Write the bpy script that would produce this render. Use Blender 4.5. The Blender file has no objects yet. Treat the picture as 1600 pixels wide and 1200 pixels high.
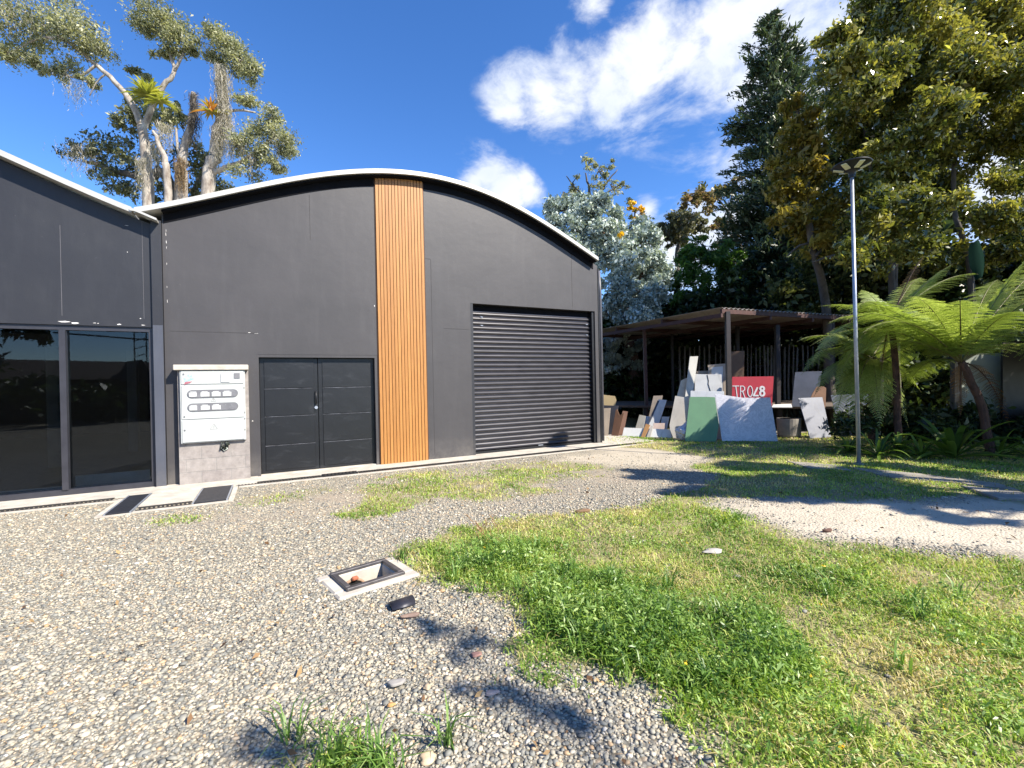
import bpy, bmesh, math, random
import numpy as np
from mathutils import Vector, Matrix
rs = np.random.RandomState(7); random.seed(7)
sc = bpy.context.scene
col = sc.collection

# ------------------------------------------------------------ camera
FPX = 720.0; ROLL = .021; YH = 598.0; HC = 1.5        # focal length in px of a 1600 px wide frame
_p = math.atan((YH-600)/FPX)
R_ = np.array([math.cos(ROLL), 0, -math.sin(ROLL)]); U0 = np.array([math.sin(ROLL), 0, math.cos(ROLL)])
FW = np.array([0, 1, 0])*math.cos(_p) + U0*math.sin(_p)
UP = U0*math.cos(_p) - np.array([0, 1, 0])*math.sin(_p)
OC = np.array([0, 0, HC])
cam = bpy.data.cameras.new('camera'); co = bpy.data.objects.new('camera', cam); col.objects.link(co)
cam.sensor_width = 36; cam.lens = FPX/1600*36; cam.clip_end = 2000; cam.clip_start = .05
M4 = Matrix([[R_[i], UP[i], -FW[i], OC[i]] for i in range(3)]+[[0, 0, 0, 1]])
co.matrix_world = M4
sc.camera = co
sc.render.resolution_x = 1024; sc.render.resolution_y = 768

# ------------------------------------------------------------ sun, sky
AZ = math.radians(27.6)
D = np.array([math.cos(AZ), math.sin(AZ), 0]); N = np.array([math.sin(AZ), -math.cos(AZ), 0]); Z = np.array([0, 0, 1.])
SUN = N*1.0 + D*.62 + Z*1.05; SUN /= np.linalg.norm(SUN)
sl = bpy.data.lights.new('sun', 'SUN'); sl.energy = 5.0; sl.angle = math.radians(.53); sl.color = (1, .925, .81)
so = bpy.data.objects.new('sun', sl); col.objects.link(so)
so.rotation_mode = 'QUATERNION'; so.rotation_quaternion = Vector(SUN).to_track_quat('Z', 'Y')
w = bpy.data.worlds.new('World'); sc.world = w; w.use_nodes = True
nt = w.node_tree; nt.nodes.clear()
def nd(t, typ, **kw):
    n = t.nodes.new(typ)
    for k, v in kw.items(): setattr(n, k, v)
    return n
sky = nd(nt, 'ShaderNodeTexSky', sky_type='NISHITA'); sky.sun_disc = False
sky.sun_elevation = math.asin(SUN[2]); sky.sun_rotation = math.atan2(SUN[0], SUN[1]); sky.air_density = 1.0; sky.dust_density = .25; sky.ozone_density = 2.5; sky.altitude = 1800
hs = nd(nt, 'ShaderNodeHueSaturation'); hs.inputs['Saturation'].default_value = 1.25; hs.inputs['Value'].default_value = 1.05; hs.inputs['Hue'].default_value = .508
nt.links.new(sky.outputs[0], hs.inputs['Color'])
def raydir(px, py):
    d = R_*(px-800)+UP*(600-py)+FW*FPX
    return d/np.linalg.norm(d)
tc = nd(nt, 'ShaderNodeTexCoord')
def mth(t, op, a, b=None, c=None, clamp=False):
    n = nd(t, 'ShaderNodeMath', operation=op, use_clamp=clamp)
    for i, v in enumerate((a, b, c)):
        if v is None: continue
        if isinstance(v, (int, float)): n.inputs[i].default_value = v
        else: t.links.new(v, n.inputs[i])
    return n.outputs[0]
def vmth(t, op, a, b=None):
    n = nd(t, 'ShaderNodeVectorMath', operation=op)
    for i, v in enumerate((a, b)):
        if v is None: continue
        if isinstance(v, (tuple, list)): n.inputs[i].default_value = v
        else: t.links.new(v, n.inputs[i])
    return n
def noise(t, vec, scale, detail=6, rough=.55, dist=0.):
    n = nd(t, 'ShaderNodeTexNoise'); n.inputs['Scale'].default_value = scale; n.inputs['Detail'].default_value = detail
    n.inputs['Roughness'].default_value = rough; n.inputs['Distortion'].default_value = dist
    if vec is not None: t.links.new(vec, n.inputs['Vector'])
    return n.outputs[0]
# clouds live in the sky as masses around fixed compass directions
warp = noise(nt, tc.outputs['Generated'], 3.0, 3, .5)
blobs = [((800, 150), .05), ((845, 140), .07), ((895, 128), .08), ((950, 126), .09), ((1010, 112), .10), ((1070, 90), .10), ((1130, 66), .11), ((1190, 40), .12), ((1260, 18), .14), ((1330, 10), .15), ((1030, 45), .04), ((925, 8), .035), ((1420, -60), .3), ((1210, 110), .07), ((1160, 130), .05),
         ((762, 268), .048), ((785, 300), .06), ((740, 285), .03), ((822, 275), .025), ((830, 300), .03), ((1010, 328), .03), ((1090, 365), .08), ((1150, 350), .05), ((1060, 400), .1), ((1540, 270), .2)]
cur = None
for (q, r) in blobs:
    c = raydir(*q)
    dd = vmth(nt, 'SUBTRACT', tc.outputs['Generated'], tuple(c))
    ln = vmth(nt, 'LENGTH', dd.outputs[0]).outputs['Value']
    v = mth(nt, 'SUBTRACT', 1.0, mth(nt, 'DIVIDE', ln, r))
    cur = v if cur is None else mth(nt, 'SMOOTH_MAX', cur, v, .12)
mp = nd(nt, 'ShaderNodeMapping'); mp.inputs['Scale'].default_value = (1, 1, 1.7); mp.inputs['Rotation'].default_value = (.2, .5, .3)
nt.links.new(tc.outputs['Generated'], mp.inputs['Vector'])
nz = noise(nt, mp.outputs[0], 7.5, 10, .62, .35)
nz2 = noise(nt, mp.outputs[0], 26, 6, .6, .2)
dens = mth(nt, 'ADD', cur, mth(nt, 'MULTIPLY', mth(nt, 'SUBTRACT', nz, .5), 3.6))
dens = mth(nt, 'ADD', dens, mth(nt, 'MULTIPLY', mth(nt, 'SUBTRACT', nz2, .5), .7))
mr = nd(nt, 'ShaderNodeMapRange', interpolation_type='SMOOTHSTEP'); nt.links.new(dens, mr.inputs[0]); mr.inputs[1].default_value = -.3; mr.inputs[2].default_value = 1.0
gate = nd(nt, 'ShaderNodeMapRange'); nt.links.new(cur, gate.inputs[0]); gate.inputs[1].default_value = -.75; gate.inputs[2].default_value = .1
cm = mth(nt, 'MULTIPLY', mr.outputs[0], gate.outputs[0], clamp=True)
cr = nd(nt, 'ShaderNodeValToRGB'); cr.color_ramp.elements[0].position = .3; cr.color_ramp.elements[0].color = (2.9, 3.3, 4.1, 1); cr.color_ramp.elements[1].position = .7; cr.color_ramp.elements[1].color = (4.3, 4.35, 4.45, 1)
nt.links.new(noise(nt, mp.outputs[0], 5, 5, .5), cr.inputs[0])
mx = nd(nt, 'ShaderNodeMix', data_type='RGBA'); nt.links.new(cm, mx.inputs[0]); nt.links.new(hs.outputs[0], mx.inputs[6]); nt.links.new(cr.outputs[0], mx.inputs[7])
bg = nd(nt, 'ShaderNodeBackground'); bg.inputs['Strength'].default_value = .12
nt.links.new(mx.outputs[2], bg.inputs['Color'])
wo = nd(nt, 'ShaderNodeOutputWorld'); nt.links.new(bg.outputs[0], wo.inputs[0])
sc.view_settings.view_transform = 'Standard'; sc.view_settings.look = 'None'; sc.view_settings.exposure = 1.16; sc.view_settings.gamma = 1

# ------------------------------------------------------------ placing helpers
def at(px, py, y):
    d = R_*(px-800)+UP*(600-py)+FW*FPX
    return OC + d*(y/d[1])
def G(px, py, z=0):
    d = R_*(px-800)+UP*(600-py)+FW*FPX
    return OC + d*((z-HC)/d[2])
def gy(px, y, z=0):                        # point of height z in the direction px at depth y
    a = at(px, 0, y); b = at(px, 1200, y); t = (z-a[2])/(b[2]-a[2]); return a+(b-a)*t
B0 = G(741, 712)
def FU(u, z, o=0): return B0 + D*u + N*o + Z*z          # facade frame: along, up, out
def UO(px, py, z=0):
    g = G(px, py, z)-B0; return float(g@D), float(g@N)
FROT = Matrix([[D[0], N[0], 0], [D[1], N[1], 0], [0, 0, 1]])

# ------------------------------------------------------------ mesh helpers
def tag(o, label=None, cat=None, group=None, kind=None):
    if label: o['label'] = label
    if cat: o['category'] = cat
    if group: o['group'] = group
    if kind: o['kind'] = kind
    return o
def empty(name, loc, label, cat, group=None):
    o = bpy.data.objects.new(name, None); col.objects.link(o); o.location = Vector(loc); o.empty_display_size = .2
    return tag(o, label, cat, group)
class MB:
    def __init__(s): s.v = []; s.f = []
    def add(s, vs, fs):
        k = len(s.v); s.v += [tuple(map(float, q)) for q in vs]; s.f += [tuple(k+i for i in f) for f in fs]; return s
    def prism(s, base, off):               # polygon (3d points) extruded by vector
        n = len(base); off = np.array(off)
        vs = [np.array(b) for b in base]+[np.array(b)+off for b in base]
        fs = [tuple(range(n)), tuple(range(2*n-1, n-1, -1))]+[(i, i+n, (i+1) % n+n, (i+1) % n) for i in range(n)]
        return s.add(vs, fs)
    def fbox(s, u0, u1, z0, z1, o0, o1):   # box in facade frame
        return s.prism([FU(u0, z0, o0), FU(u1, z0, o0), FU(u1, z1, o0), FU(u0, z1, o0)], N*(o1-o0))
    def box(s, c, sx, sy, sz, X=(1, 0, 0), Y=(0, 1, 0)):
        X = np.array(X, float); Y = np.array(Y, float); Zc = np.cross(X, Y); c = np.array(c)
        b = [c-X*sx/2-Y*sy/2-Zc*sz/2, c+X*sx/2-Y*sy/2-Zc*sz/2, c+X*sx/2+Y*sy/2-Zc*sz/2, c-X*sx/2+Y*sy/2-Zc*sz/2]
        return s.prism(b, Zc*sz)
    def tube(s, pts, rad, n=8, cap=True):
        pts = [np.array(p, float) for p in pts]
        if isinstance(rad, (int, float)): rad = [rad]*len(pts)
        rings = []; ref = np.array([.31, .2, .93])
        for i, p in enumerate(pts):
            t = pts[min(i+1, len(pts)-1)]-pts[max(i-1, 0)]; t = t/(np.linalg.norm(t)+1e-9)
            a = np.cross(t, ref)
            if np.linalg.norm(a) < .15: a = np.cross(t, np.array([1, .1, 0]))
            a /= np.linalg.norm(a); b = np.cross(t, a)
            rings.append([p+(a*math.cos(k*2*math.pi/n)+b*math.sin(k*2*math.pi/n))*rad[i] for k in range(n)])
        vs = [q for r in rings for q in r]; fs = []
        for i in range(len(pts)-1):
            for k in range(n): fs.append((i*n+k, i*n+(k+1) % n, (i+1)*n+(k+1) % n, (i+1)*n+k))
        if cap: fs += [tuple(range(n-1, -1, -1)), tuple(range((len(pts)-1)*n, len(pts)*n))]
        return s.add(vs, fs)
    def build(s, name, mat, parent=None, smooth=False, bevel=0):
        me = bpy.data.meshes.new(name); me.from_pydata(s.v, [], s.f); me.update()
        bm = bmesh.new(); bm.from_mesh(me); bmesh.ops.recalc_face_normals(bm, faces=bm.faces[:])
        if bevel: bmesh.ops.bevel(bm, geom=bm.edges[:], offset=bevel, segments=1, affect='EDGES', clamp_overlap=True)
        bm.to_mesh(me); bm.free()
        if smooth: me.polygons.foreach_set('use_smooth', [True]*len(me.polygons))
        return link(name, me, mat, parent)
def link(name, me, mat, parent=None):
    o = bpy.data.objects.new(name, me); me.materials.append(mat); col.objects.link(o)
    if parent is not None:
        o.parent = parent
        o.matrix_parent_inverse = Matrix.LocRotScale(parent.location, parent.rotation_euler, None).inverted()
    return o
def fastmesh(name, V, Fc, attrs, mat, parent=None, smooth=False):
    me = bpy.data.meshes.new(name); nv = len(V); nf, k = Fc.shape
    me.vertices.add(nv); me.vertices.foreach_set('co', np.ascontiguousarray(V, np.float32).ravel())
    me.loops.add(nf*k); me.loops.foreach_set('vertex_index', np.ascontiguousarray(Fc, np.int32).ravel())
    me.polygons.add(nf); me.polygons.foreach_set('loop_start', np.arange(0, nf*k, k, dtype=np.int32))
    if smooth: me.polygons.foreach_set('use_smooth', np.ones(nf, bool))
    me.update(calc_edges=True)
    for an, av in attrs.items():
        a = me.attributes.new(an, 'FLOAT', 'POINT'); a.data.foreach_set('value', np.ascontiguousarray(av, np.float32))
    return link(name, me, mat, parent)

# ------------------------------------------------------------ materials
def newmat(name):
    m = bpy.data.materials.new(name); m.use_nodes = True; t = m.node_tree; t.nodes.clear()
    out = nd(t, 'ShaderNodeOutputMaterial'); b = nd(t, 'ShaderNodeBsdfPrincipled'); t.links.new(b.outputs[0], out.inputs[0])
    return m, t, b, out
def ramp(t, fac, stops, interp='LINEAR'):
    r = nd(t, 'ShaderNodeValToRGB'); e = r.color_ramp.elements; r.color_ramp.interpolation = interp
    while len(e) < len(stops): e.new(.5)
    for i, (p, c) in enumerate(stops):
        e[i].position = p; e[i].color = (*c, 1) if len(c) == 3 else c
    t.links.new(fac, r.inputs[0]); return r.outputs[0]
def bump(t, b, h, strength=.3, dist=.01):
    n = nd(t, 'ShaderNodeBump'); n.inputs['Strength'].default_value = strength; n.inputs['Distance'].default_value = dist
    t.links.new(h, n.inputs['Height']); t.links.new(n.outputs[0], b.inputs['Normal'])
def ocoord(t, scale=(1, 1, 1), rot=(0, 0, 0)):
    c = nd(t, 'ShaderNodeTexCoord'); m = nd(t, 'ShaderNodeMapping'); m.inputs['Scale'].default_value = scale; m.inputs['Rotation'].default_value = rot
    t.links.new(c.outputs['Object'], m.inputs['Vector']); return m.outputs[0]
def mixc(t, fac, a, b, mode='MIX'):
    n = nd(t, 'ShaderNodeMix', data_type='RGBA', blend_type=mode)
    for i, v in ((0, fac), (6, a), (7, b)):
        if isinstance(v, (int, float)): n.inputs[i].default_value = v
        elif isinstance(v, (tuple, list)): n.inputs[i].default_value = (*v, 1)
        else: t.links.new(v, n.inputs[i])
    return n.outputs[2]
def simple(name, c1, c2=None, rough=.7, scale=4, metal=0, bs=.15, bscale=60, streak=None, spec=.5, bd=.004):
    m, t, b, o = newmat(name); c2 = c2 or tuple(x*.75 for x in c1)
    v = ocoord(t, streak or (1, 1, 1))
    f = noise(t, v, scale, 6, .6)
    t.links.new(ramp(t, f, [(.3, c2), (.7, c1)]), b.inputs['Base Color'])
    rr = nd(t, 'ShaderNodeMapRange'); t.links.new(noise(t, v, scale*3, 4), rr.inputs[0]); rr.inputs[3].default_value = max(rough-.12, .02); rr.inputs[4].default_value = min(rough+.12, 1)
    t.links.new(rr.outputs[0], b.inputs['Roughness']); b.inputs['Metallic'].default_value = metal; b.inputs['Specular IOR Level'].default_value = spec
    if bs: bump(t, b, noise(t, ocoord(t), bscale, 5, .6), bs, bd)
    return m
def wallpaint(name, base, dark, light):
    m, t, b, o = newmat(name)
    rot = ocoord(t, (1, 1, 1), (0, 0, -AZ))
    st = ocoord(t, (1.5, 1.5, .22))
    f1 = noise(t, rot, .8, 6, .6, .4); f2 = noise(t, st, 5, 5, .6); f3 = noise(t, rot, 14, 6, .7)
    c = ramp(t, f1, [(.3, dark), (.55, base), (.75, light)])
    c = mixc(t, mth(t, 'MULTIPLY', mth(t, 'SUBTRACT', f2, .5, clamp=True), .5), c, tuple(x*1.5+.02 for x in light))
    f4 = ramp(t, f3, [(.66, (0, 0, 0)), (.74, (1, 1, 1))])
    c = mixc(t, mth(t, 'MULTIPLY', f4, .16), c, (.22, .21, .20))
    sz = nd(t, 'ShaderNodeSeparateXYZ'); t.links.new(nd(t, 'ShaderNodeTexCoord').outputs['Object'], sz.inputs[0])
    dz = nd(t, 'ShaderNodeMapRange'); t.links.new(sz.outputs['Z'], dz.inputs[0]); dz.inputs[1].default_value = .0; dz.inputs[2].default_value = .45; dz.inputs[3].default_value = .42; dz.inputs[4].default_value = 0
    c = mixc(t, mth(t, 'MULTIPLY', dz.outputs[0], ramp(t, noise(t, rot, 5, 6, .7), [(.35, (.1, .1, .1)), (.65, (1, 1, 1))])), c, (.20, .18, .155))
    t.links.new(c, b.inputs['Base Color']); b.inputs['Roughness'].default_value = .5; b.inputs['Specular IOR Level'].default_value = .42
    hb = mth(t, 'ADD', mth(t, 'MULTIPLY', noise(t, rot, 2.2, 3, .5), 1.0), mth(t, 'MULTIPLY', noise(t, rot, 70, 5, .7), .12))
    bump(t, b, hb, .5, .012)
    return m
M = {}
M['wall'] = wallpaint('grey_wall_paint', (.049, .046, .048), (.042, .040, .042), (.056, .053, .054))
M['wall2'] = wallpaint('blue_grey_wall_paint', (.021, .022, .027), (.017, .018, .023), (.027, .028, .032))
M['jamb'] = wallpaint('lit_jamb_paint', (.062, .068, .088), (.05, .056, .074), (.075, .08, .1))  # lighter, bluer colour paints in the light on the jamb face
M['chip'] = simple('bare_plaster', (.75, .73, .7), (.5, .48, .46), .9, 40)
M['roofwhite'] = simple('white_roof_sheet', (.48, .465, .43), (.39, .38, .35), .45, 3, .2, .1)
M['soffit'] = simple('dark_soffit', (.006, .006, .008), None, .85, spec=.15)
M['black'] = simple('black_steel_paint', (.007, .008, .010), (.005, .005, .007), .45, 5, 0, .08, 30)
M['grate'] = simple('cast_iron', (.06, .055, .05), (.03, .028, .026), .6, 12, .4)
M['conc'] = simple('concrete', (.52, .475, .40), (.34, .31, .265), .9, 5, 0, .4, 45)
M['concgrey'] = simple('grey_concrete', (.30, .27, .23), (.18, .165, .145), .9, 4, 0, .4, 40)
M['checker'] = simple('dark_steel_cover', (.045, .047, .055), (.03, .031, .036), .5, 10, .5)
M['galv'] = simple('galvanised_steel', (.42, .45, .50), (.3, .33, .38), .4, 8, .55, .05)
M['rust'] = simple('red_oxide_steel', (.075, .032, .026), (.04, .018, .016), .7, 10, .1)
M['rust2'] = simple('dark_steel_post', (.03, .024, .026), (.018, .015, .017), .6, 10, .1)
M['white'] = simple('white_enamel', (.44, .455, .44), (.39, .405, .39), .35, 3, 0, .02)
M['greyplastic'] = simple('grey_gasket', (.14, .14, .15), None, .5)
M['meterface'] = simple('meter_plastic', (.55, .56, .54), (.4, .41, .4), .4, 20)
M['deckwood'] = simple('weathered_timber', (.16, .12, .09), (.07, .05, .04), .85, 3, 0, .3, 40, (1, 6, 6))
M['picket'] = simple('bleached_pole_wood', (.22, .20, .17), (.10, .09, .08), .85, 5, 0, .3, 40, (3, 3, .5))
M['bag'] = simple('white_woven_sack', (.55, .56, .62), (.42, .43, .5), .6, 6, 0, .3, 25)
M['glassdirt'] = None
def glassmat():
    m, t, b, o = newmat('dark_window_glass'); t.nodes.remove(b)
    gl = nd(t, 'ShaderNodeBsdfGlossy'); gl.inputs['Roughness'].default_value = .015; gl.inputs['Color'].default_value = (.85, .92, 1, 1)
    tr = nd(t, 'ShaderNodeBsdfTransparent'); tr.inputs['Color'].default_value = (.52, .57, .60, 1)
    fr = nd(t, 'ShaderNodeFresnel'); fr.inputs['IOR'].default_value = 1.45
    v = ocoord(t); fine = ramp(t, noise(t, v, 9, 8, .7, .4), [(.64, (0, 0, 0)), (.8, (1, 1, 1))])
    df = nd(t, 'ShaderNodeBsdfDiffuse'); df.inputs['Color'].default_value = (.3, .31, .3, 1)
    m1 = nd(t, 'ShaderNodeMixShader'); t.links.new(fr.outputs[0], m1.inputs[0]); t.links.new(tr.outputs[0], m1.inputs[1]); t.links.new(gl.outputs[0], m1.inputs[2])
    m2 = nd(t, 'ShaderNodeMixShader'); t.links.new(mth(t, 'ADD', mth(t, 'MULTIPLY', fine, .07), .004), m2.inputs[0]); t.links.new(m1.outputs[0], m2.inputs[1]); t.links.new(df.outputs[0], m2.inputs[2])
    t.links.new(m2.outputs[0], o.inputs[0])
    return m
M['glass'] = glassmat()
def woodmat():
    m, t, b, o = newmat('orange_slat_wood')
    v = ocoord(t, (14, 14, .8)); f = noise(t, v, 3, 6, .6, 1.2); f2 = noise(t, ocoord(t, (9, 9, .05)), 2, 2, .5)
    c = ramp(t, f, [(.3, (.28, .115, .024)), (.6, (.40, .18, .042)), (.8, (.48, .235, .06))])
    c = mixc(t, .35, c, ramp(t, f2, [(.35, (.22, .085, .02)), (.65, (.46, .22, .06))]))
    t.links.new(c, b.inputs['Base Color']); b.inputs['Roughness'].default_value = .5
    bump(t, b, f, .2, .003); return m
M['wood'] = woodmat()
def shuttermat():
    m, t, b, o = newmat('shutter_paint')
    v = ocoord(t, (1, 1, 1), (0, 0, -AZ)); f = noise(t, ocoord(t, (1, 1, 5)), 3, 6, .65); f2 = noise(t, v, 9, 6, .7)
    c = ramp(t, f, [(.3, (.022, .021, .026)), (.7, (.046, .044, .05))])
    c = mixc(t, ramp(t, f2, [(.62, (0, 0, 0)), (.8, (.25, .25, .25))]), c, (.2, .19, .18))
    t.links.new(c, b.inputs['Base Color']); b.inputs['Roughness'].default_value = .3; b.inputs['Metallic'].default_value = .35; b.inputs['Specular IOR Level'].default_value = .6
    return m
M['shutter'] = shuttermat()
def doormat():
    m, t, b, o = newmat('scuffed_door_paint')
    f = noise(t, ocoord(t, (1, 1, 3)), 2.5, 7, .7, .6)
    c = mixc(t, ramp(t, f, [(.56, (0, 0, 0)), (.78, (.3, .3, .3))]), (.006, .0065, .008), (.08, .085, .095))
    t.links.new(c, b.inputs['Base Color']); b.inputs['Roughness'].default_value = .42; bump(t, b, noise(t, ocoord(t), 1.8, 3), .3, .03)
    return m
M['door'] = doormat()
def blockmat():
    m, t, b, o = newmat('concrete_block')
    br = nd(t, 'ShaderNodeTexBrick'); v = nd(t, 'ShaderNodeTexCoord'); mm = nd(t, 'ShaderNodeMapping'); mm.inputs['Rotation'].default_value = (math.pi/2, 0, 0)
    mm2 = nd(t, 'ShaderNodeMapping'); mm2.inputs['Rotation'].default_value = (0, 0, -AZ); t.links.new(v.outputs['Object'], mm2.inputs['Vector'])
    mm.inputs['Rotation'].default_value = (-math.pi/2, 0, 0); t.links.new(mm2.outputs[0], mm.inputs['Vector']); t.links.new(mm.outputs[0], br.inputs['Vector'])
    br.inputs['Scale'].default_value = 1; br.inputs['Brick Width'].default_value = .40; br.inputs['Row Height'].default_value = .2; br.inputs['Mortar Size'].default_value = .007
    br.inputs['Color1'].default_value = (.22, .19, .18, 1); br.inputs['Color2'].default_value = (.28, .25, .23, 1); br.inputs['Mortar'].default_value = (.2, .19, .18, 1)
    f = noise(t, ocoord(t), 9, 7, .7)
    c = mixc(t, .55, br.outputs[0], ramp(t, f, [(.3, (.15, .135, .125)), (.7, (.36, .33, .30))]), 'MIX')
    t.links.new(c, b.inputs['Base Color']); b.inputs['Roughness'].default_value = .95
    bump(t, b, mth(t, 'ADD', mth(t, 'MULTIPLY', br.outputs[1], -1.), mth(t, 'MULTIPLY', noise(t, ocoord(t), 60, 5, .7), .5)), .6, .006)
    return m
M['block'] = blockmat()
def leafmat(name, c_dark, c_mid, c_light, trans=.35, rough=.45, extra=None, spec=.5):
    m, t, b, o = newmat(name)
    a = nd(t, 'ShaderNodeAttribute', attribute_name='rnd')
    st = [(0., c_dark), (.5, c_mid), (.93, c_light)]
    if extra: st.append((1., extra))
    c = ramp(t, a.outputs['Fac'], st)
    t.links.new(c, b.inputs['Base Color']); b.inputs['Roughness'].default_value = rough; b.inputs['Specular IOR Level'].default_value = spec
    tr = nd(t, 'ShaderNodeBsdfTranslucent'); t.links.new(mixc(t, 1., c, (1.25, 1.3, .7), 'MULTIPLY'), tr.inputs[0])
    ms = nd(t, 'ShaderNodeMixShader'); ms.inputs[0].default_value = trans
    t.links.new(b.outputs[0], ms.inputs[1]); t.links.new(tr.outputs[0], ms.inputs[2]); t.links.new(ms.outputs[0], o.inputs[0])
    return m
L = {}
L['gum'] = leafmat('olive_tree_leaf', (.12, .13, .075), (.27, .28, .17), (.46, .45, .28), .4)
L['silver'] = leafmat('silver_leaf', (.17, .22, .20), (.35, .42, .39), (.60, .66, .62), .15, .5)
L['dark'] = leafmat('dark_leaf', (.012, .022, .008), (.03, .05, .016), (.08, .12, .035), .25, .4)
L['shade'] = leafmat('deep_green_leaf', (.025, .035, .012), (.07, .085, .022), (.16, .17, .05), .35, .4)
L['conif'] = leafmat('conifer_leaf', (.025, .045, .025), (.055, .085, .04), (.11, .15, .07), .2)
L['bronze'] = leafmat('bronze_leaf', (.09, .085, .016), (.24, .19, .035), (.44, .33, .07), .45, .35)
L['magnolia'] = leafmat('magnolia_leaf', (.05, .07, .017), (.15, .16, .035), (.42, .37, .085), .38, .22, (.55, .54, .14), .9)
L['rusty'] = leafmat('rusty_leaf', (.10, .11, .05), (.20, .17, .075), (.36, .22, .12), .3)
L['bush'] = leafmat('green_bush_leaf', (.03, .07, .014), (.07, .15, .025), (.15, .26, .05), .45)
L['yellow'] = leafmat('yellow_flower', (.6, .35, .01), (.8, .5, .02), (.9, .6, .05), .3)
L['fern'] = leafmat('fern_leaf', (.12, .17, .035), (.26, .33, .075), (.48, .53, .19), .45, .35)
L['deadfern'] = leafmat('dead_fern_leaf', (.07, .035, .015), (.18, .09, .03), (.32, .18, .06), .25, .8)
L['strap'] = leafmat('strap_leaf', (.045, .09, .018), (.10, .17, .03), (.20, .29, .055), .4, .4)
L['brom'] = leafmat('bromeliad_leaf', (.2, .22, .04), (.34, .36, .07), (.5, .48, .12), .35)
L['bromo'] = leafmat('orange_bromeliad_leaf', (.3, .30, .06), (.46, .36, .06), (.6, .24, .06), .35)
L['moss'] = leafmat('hanging_moss', (.20, .18, .145), (.34, .31, .26), (.52, .48, .41), .3, .9)
L['mossbrown'] = leafmat('brown_moss', (.10, .065, .035), (.18, .12, .06), (.27, .19, .10), .2, .9)
L['grass'] = leafmat('grass_blade', (.11, .21, .03), (.30, .43, .065), (.56, .61, .16), .4, .5, (.62, .53, .28))
L['weed'] = leafmat('weed_leaf', (.06, .14, .025), (.19, .32, .065), (.42, .54, .19), .38, .42)
L['dry'] = leafmat('dry_grass', (.2, .2, .05), (.38, .33, .12), (.55, .44, .2), .3, .7)
def barkmat(name, a, b_, sc_=6):
    return simple(name, a, b_, .9, sc_, 0, .6, 30, (1, 1, .5), .5, .02)
M['palebark'] = barkmat('pale_bark', (.46, .42, .36), (.13, .10, .08), 5)
M['brownbark'] = barkmat('brown_bark', (.15, .10, .075), (.06, .042, .035))
M['greybark'] = barkmat('grey_bark', (.13, .11, .09), (.05, .042, .036))
M['fernbark'] = barkmat('fern_trunk', (.12, .06, .04), (.035, .02, .015), 14)

# ------------------------------------------------------------ ground
def smooth_noise2(x, y, s, seed=0):
    r = np.random.RandomState(seed); g = r.rand(64, 64)
    X = x/s % 64; Y = y/s % 64; i = np.floor(X).astype(int); j = np.floor(Y).astype(int); fx = X-i; fy = Y-j
    fx = fx*fx*(3-2*fx); fy = fy*fy*(3-2*fy)
    a = g[i % 64, j % 64]; b = g[(i+1) % 64, j % 64]; c = g[i % 64, (j+1) % 64]; d = g[(i+1) % 64, (j+1) % 64]
    return (a*(1-fx)+b*fx)*(1-fy)+(c*(1-fx)+d*fx)*fy
def fbm(x, y, s, seed=0): return sum(smooth_noise2(x+k*7.3, y-k*3.1, s/2**k, seed+k)*.5**k for k in range(4))/1.875
def inpoly(x, y, poly):
    res = np.zeros(x.shape, bool); n = len(poly)
    for i in range(n):
        x1, y1 = poly[i]; x2, y2 = poly[(i+1) % n]
        c = ((y1 > y) != (y2 > y)); xi = (x2-x1)*(y-y1)/((y2-y1) if y2 != y1 else 1e-9)+x1
        res ^= c & (x < xi)
    return res
def distpoly(x, y, poly):
    dm = np.full(x.shape, 1e9); n = len(poly)
    for i in range(n):
        a = np.array(poly[i]); b = np.array(poly[(i+1) % n]); ab = b-a; t = ((x-a[0])*ab[0]+(y-a[1])*ab[1])/(ab@ab+1e-12); t = np.clip(t, 0, 1)
        dm = np.minimum(dm, np.hypot(x-a[0]-t*ab[0], y-a[1]-t*ab[1]))
    return np.where(inpoly(x, y, poly), dm, -dm)
def gp(*pts): return [tuple(G(*q)[:2]) for q in pts]
LAWN = gp((636, 880), (655, 850), (700, 828), (790, 806), (900, 800), (1000, 788), (1075, 768), (1110, 772), (1105, 792), (1180, 806), (1240, 838), (1400, 858), (1600, 872), (1900, 890), (2300, 930), (2600, 1150), (2600, 1500), (1190, 1500), (1120, 1180), (1085, 1120), (1035, 1075), (940, 1055), (850, 1040), (825, 1000), (800, 950), (690, 912))
SHADE = gp((1075, 768), (1110, 772), (1240, 778), (1420, 782), (1500, 768), (1700, 800), (2400, 860), (2400, 640), (1500, 655), (1290, 672), (1120, 690), (1000, 681), (945, 683), (950, 694), (1060, 706), (1110, 716), (1075, 728), (1125, 740), (1100, 752))
SAND = gp((1100, 790), (1150, 783), (1260, 778), (1430, 782), (1600, 778), (1900, 800), (2400, 880), (2400, 940), (1600, 868), (1400, 852), (1240, 836), (1170, 806))
SAND2 = gp((945, 694), (1060, 704), (1130, 716), (1060, 728), (960, 728), (880, 720), (870, 712), (940, 706))
BAND = gp((560, 770), (600, 742), (760, 728), (900, 716), (960, 724), (940, 742), (860, 748), (880, 768), (800, 778), (720, 778), (640, 790), (560, 805))
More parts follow.
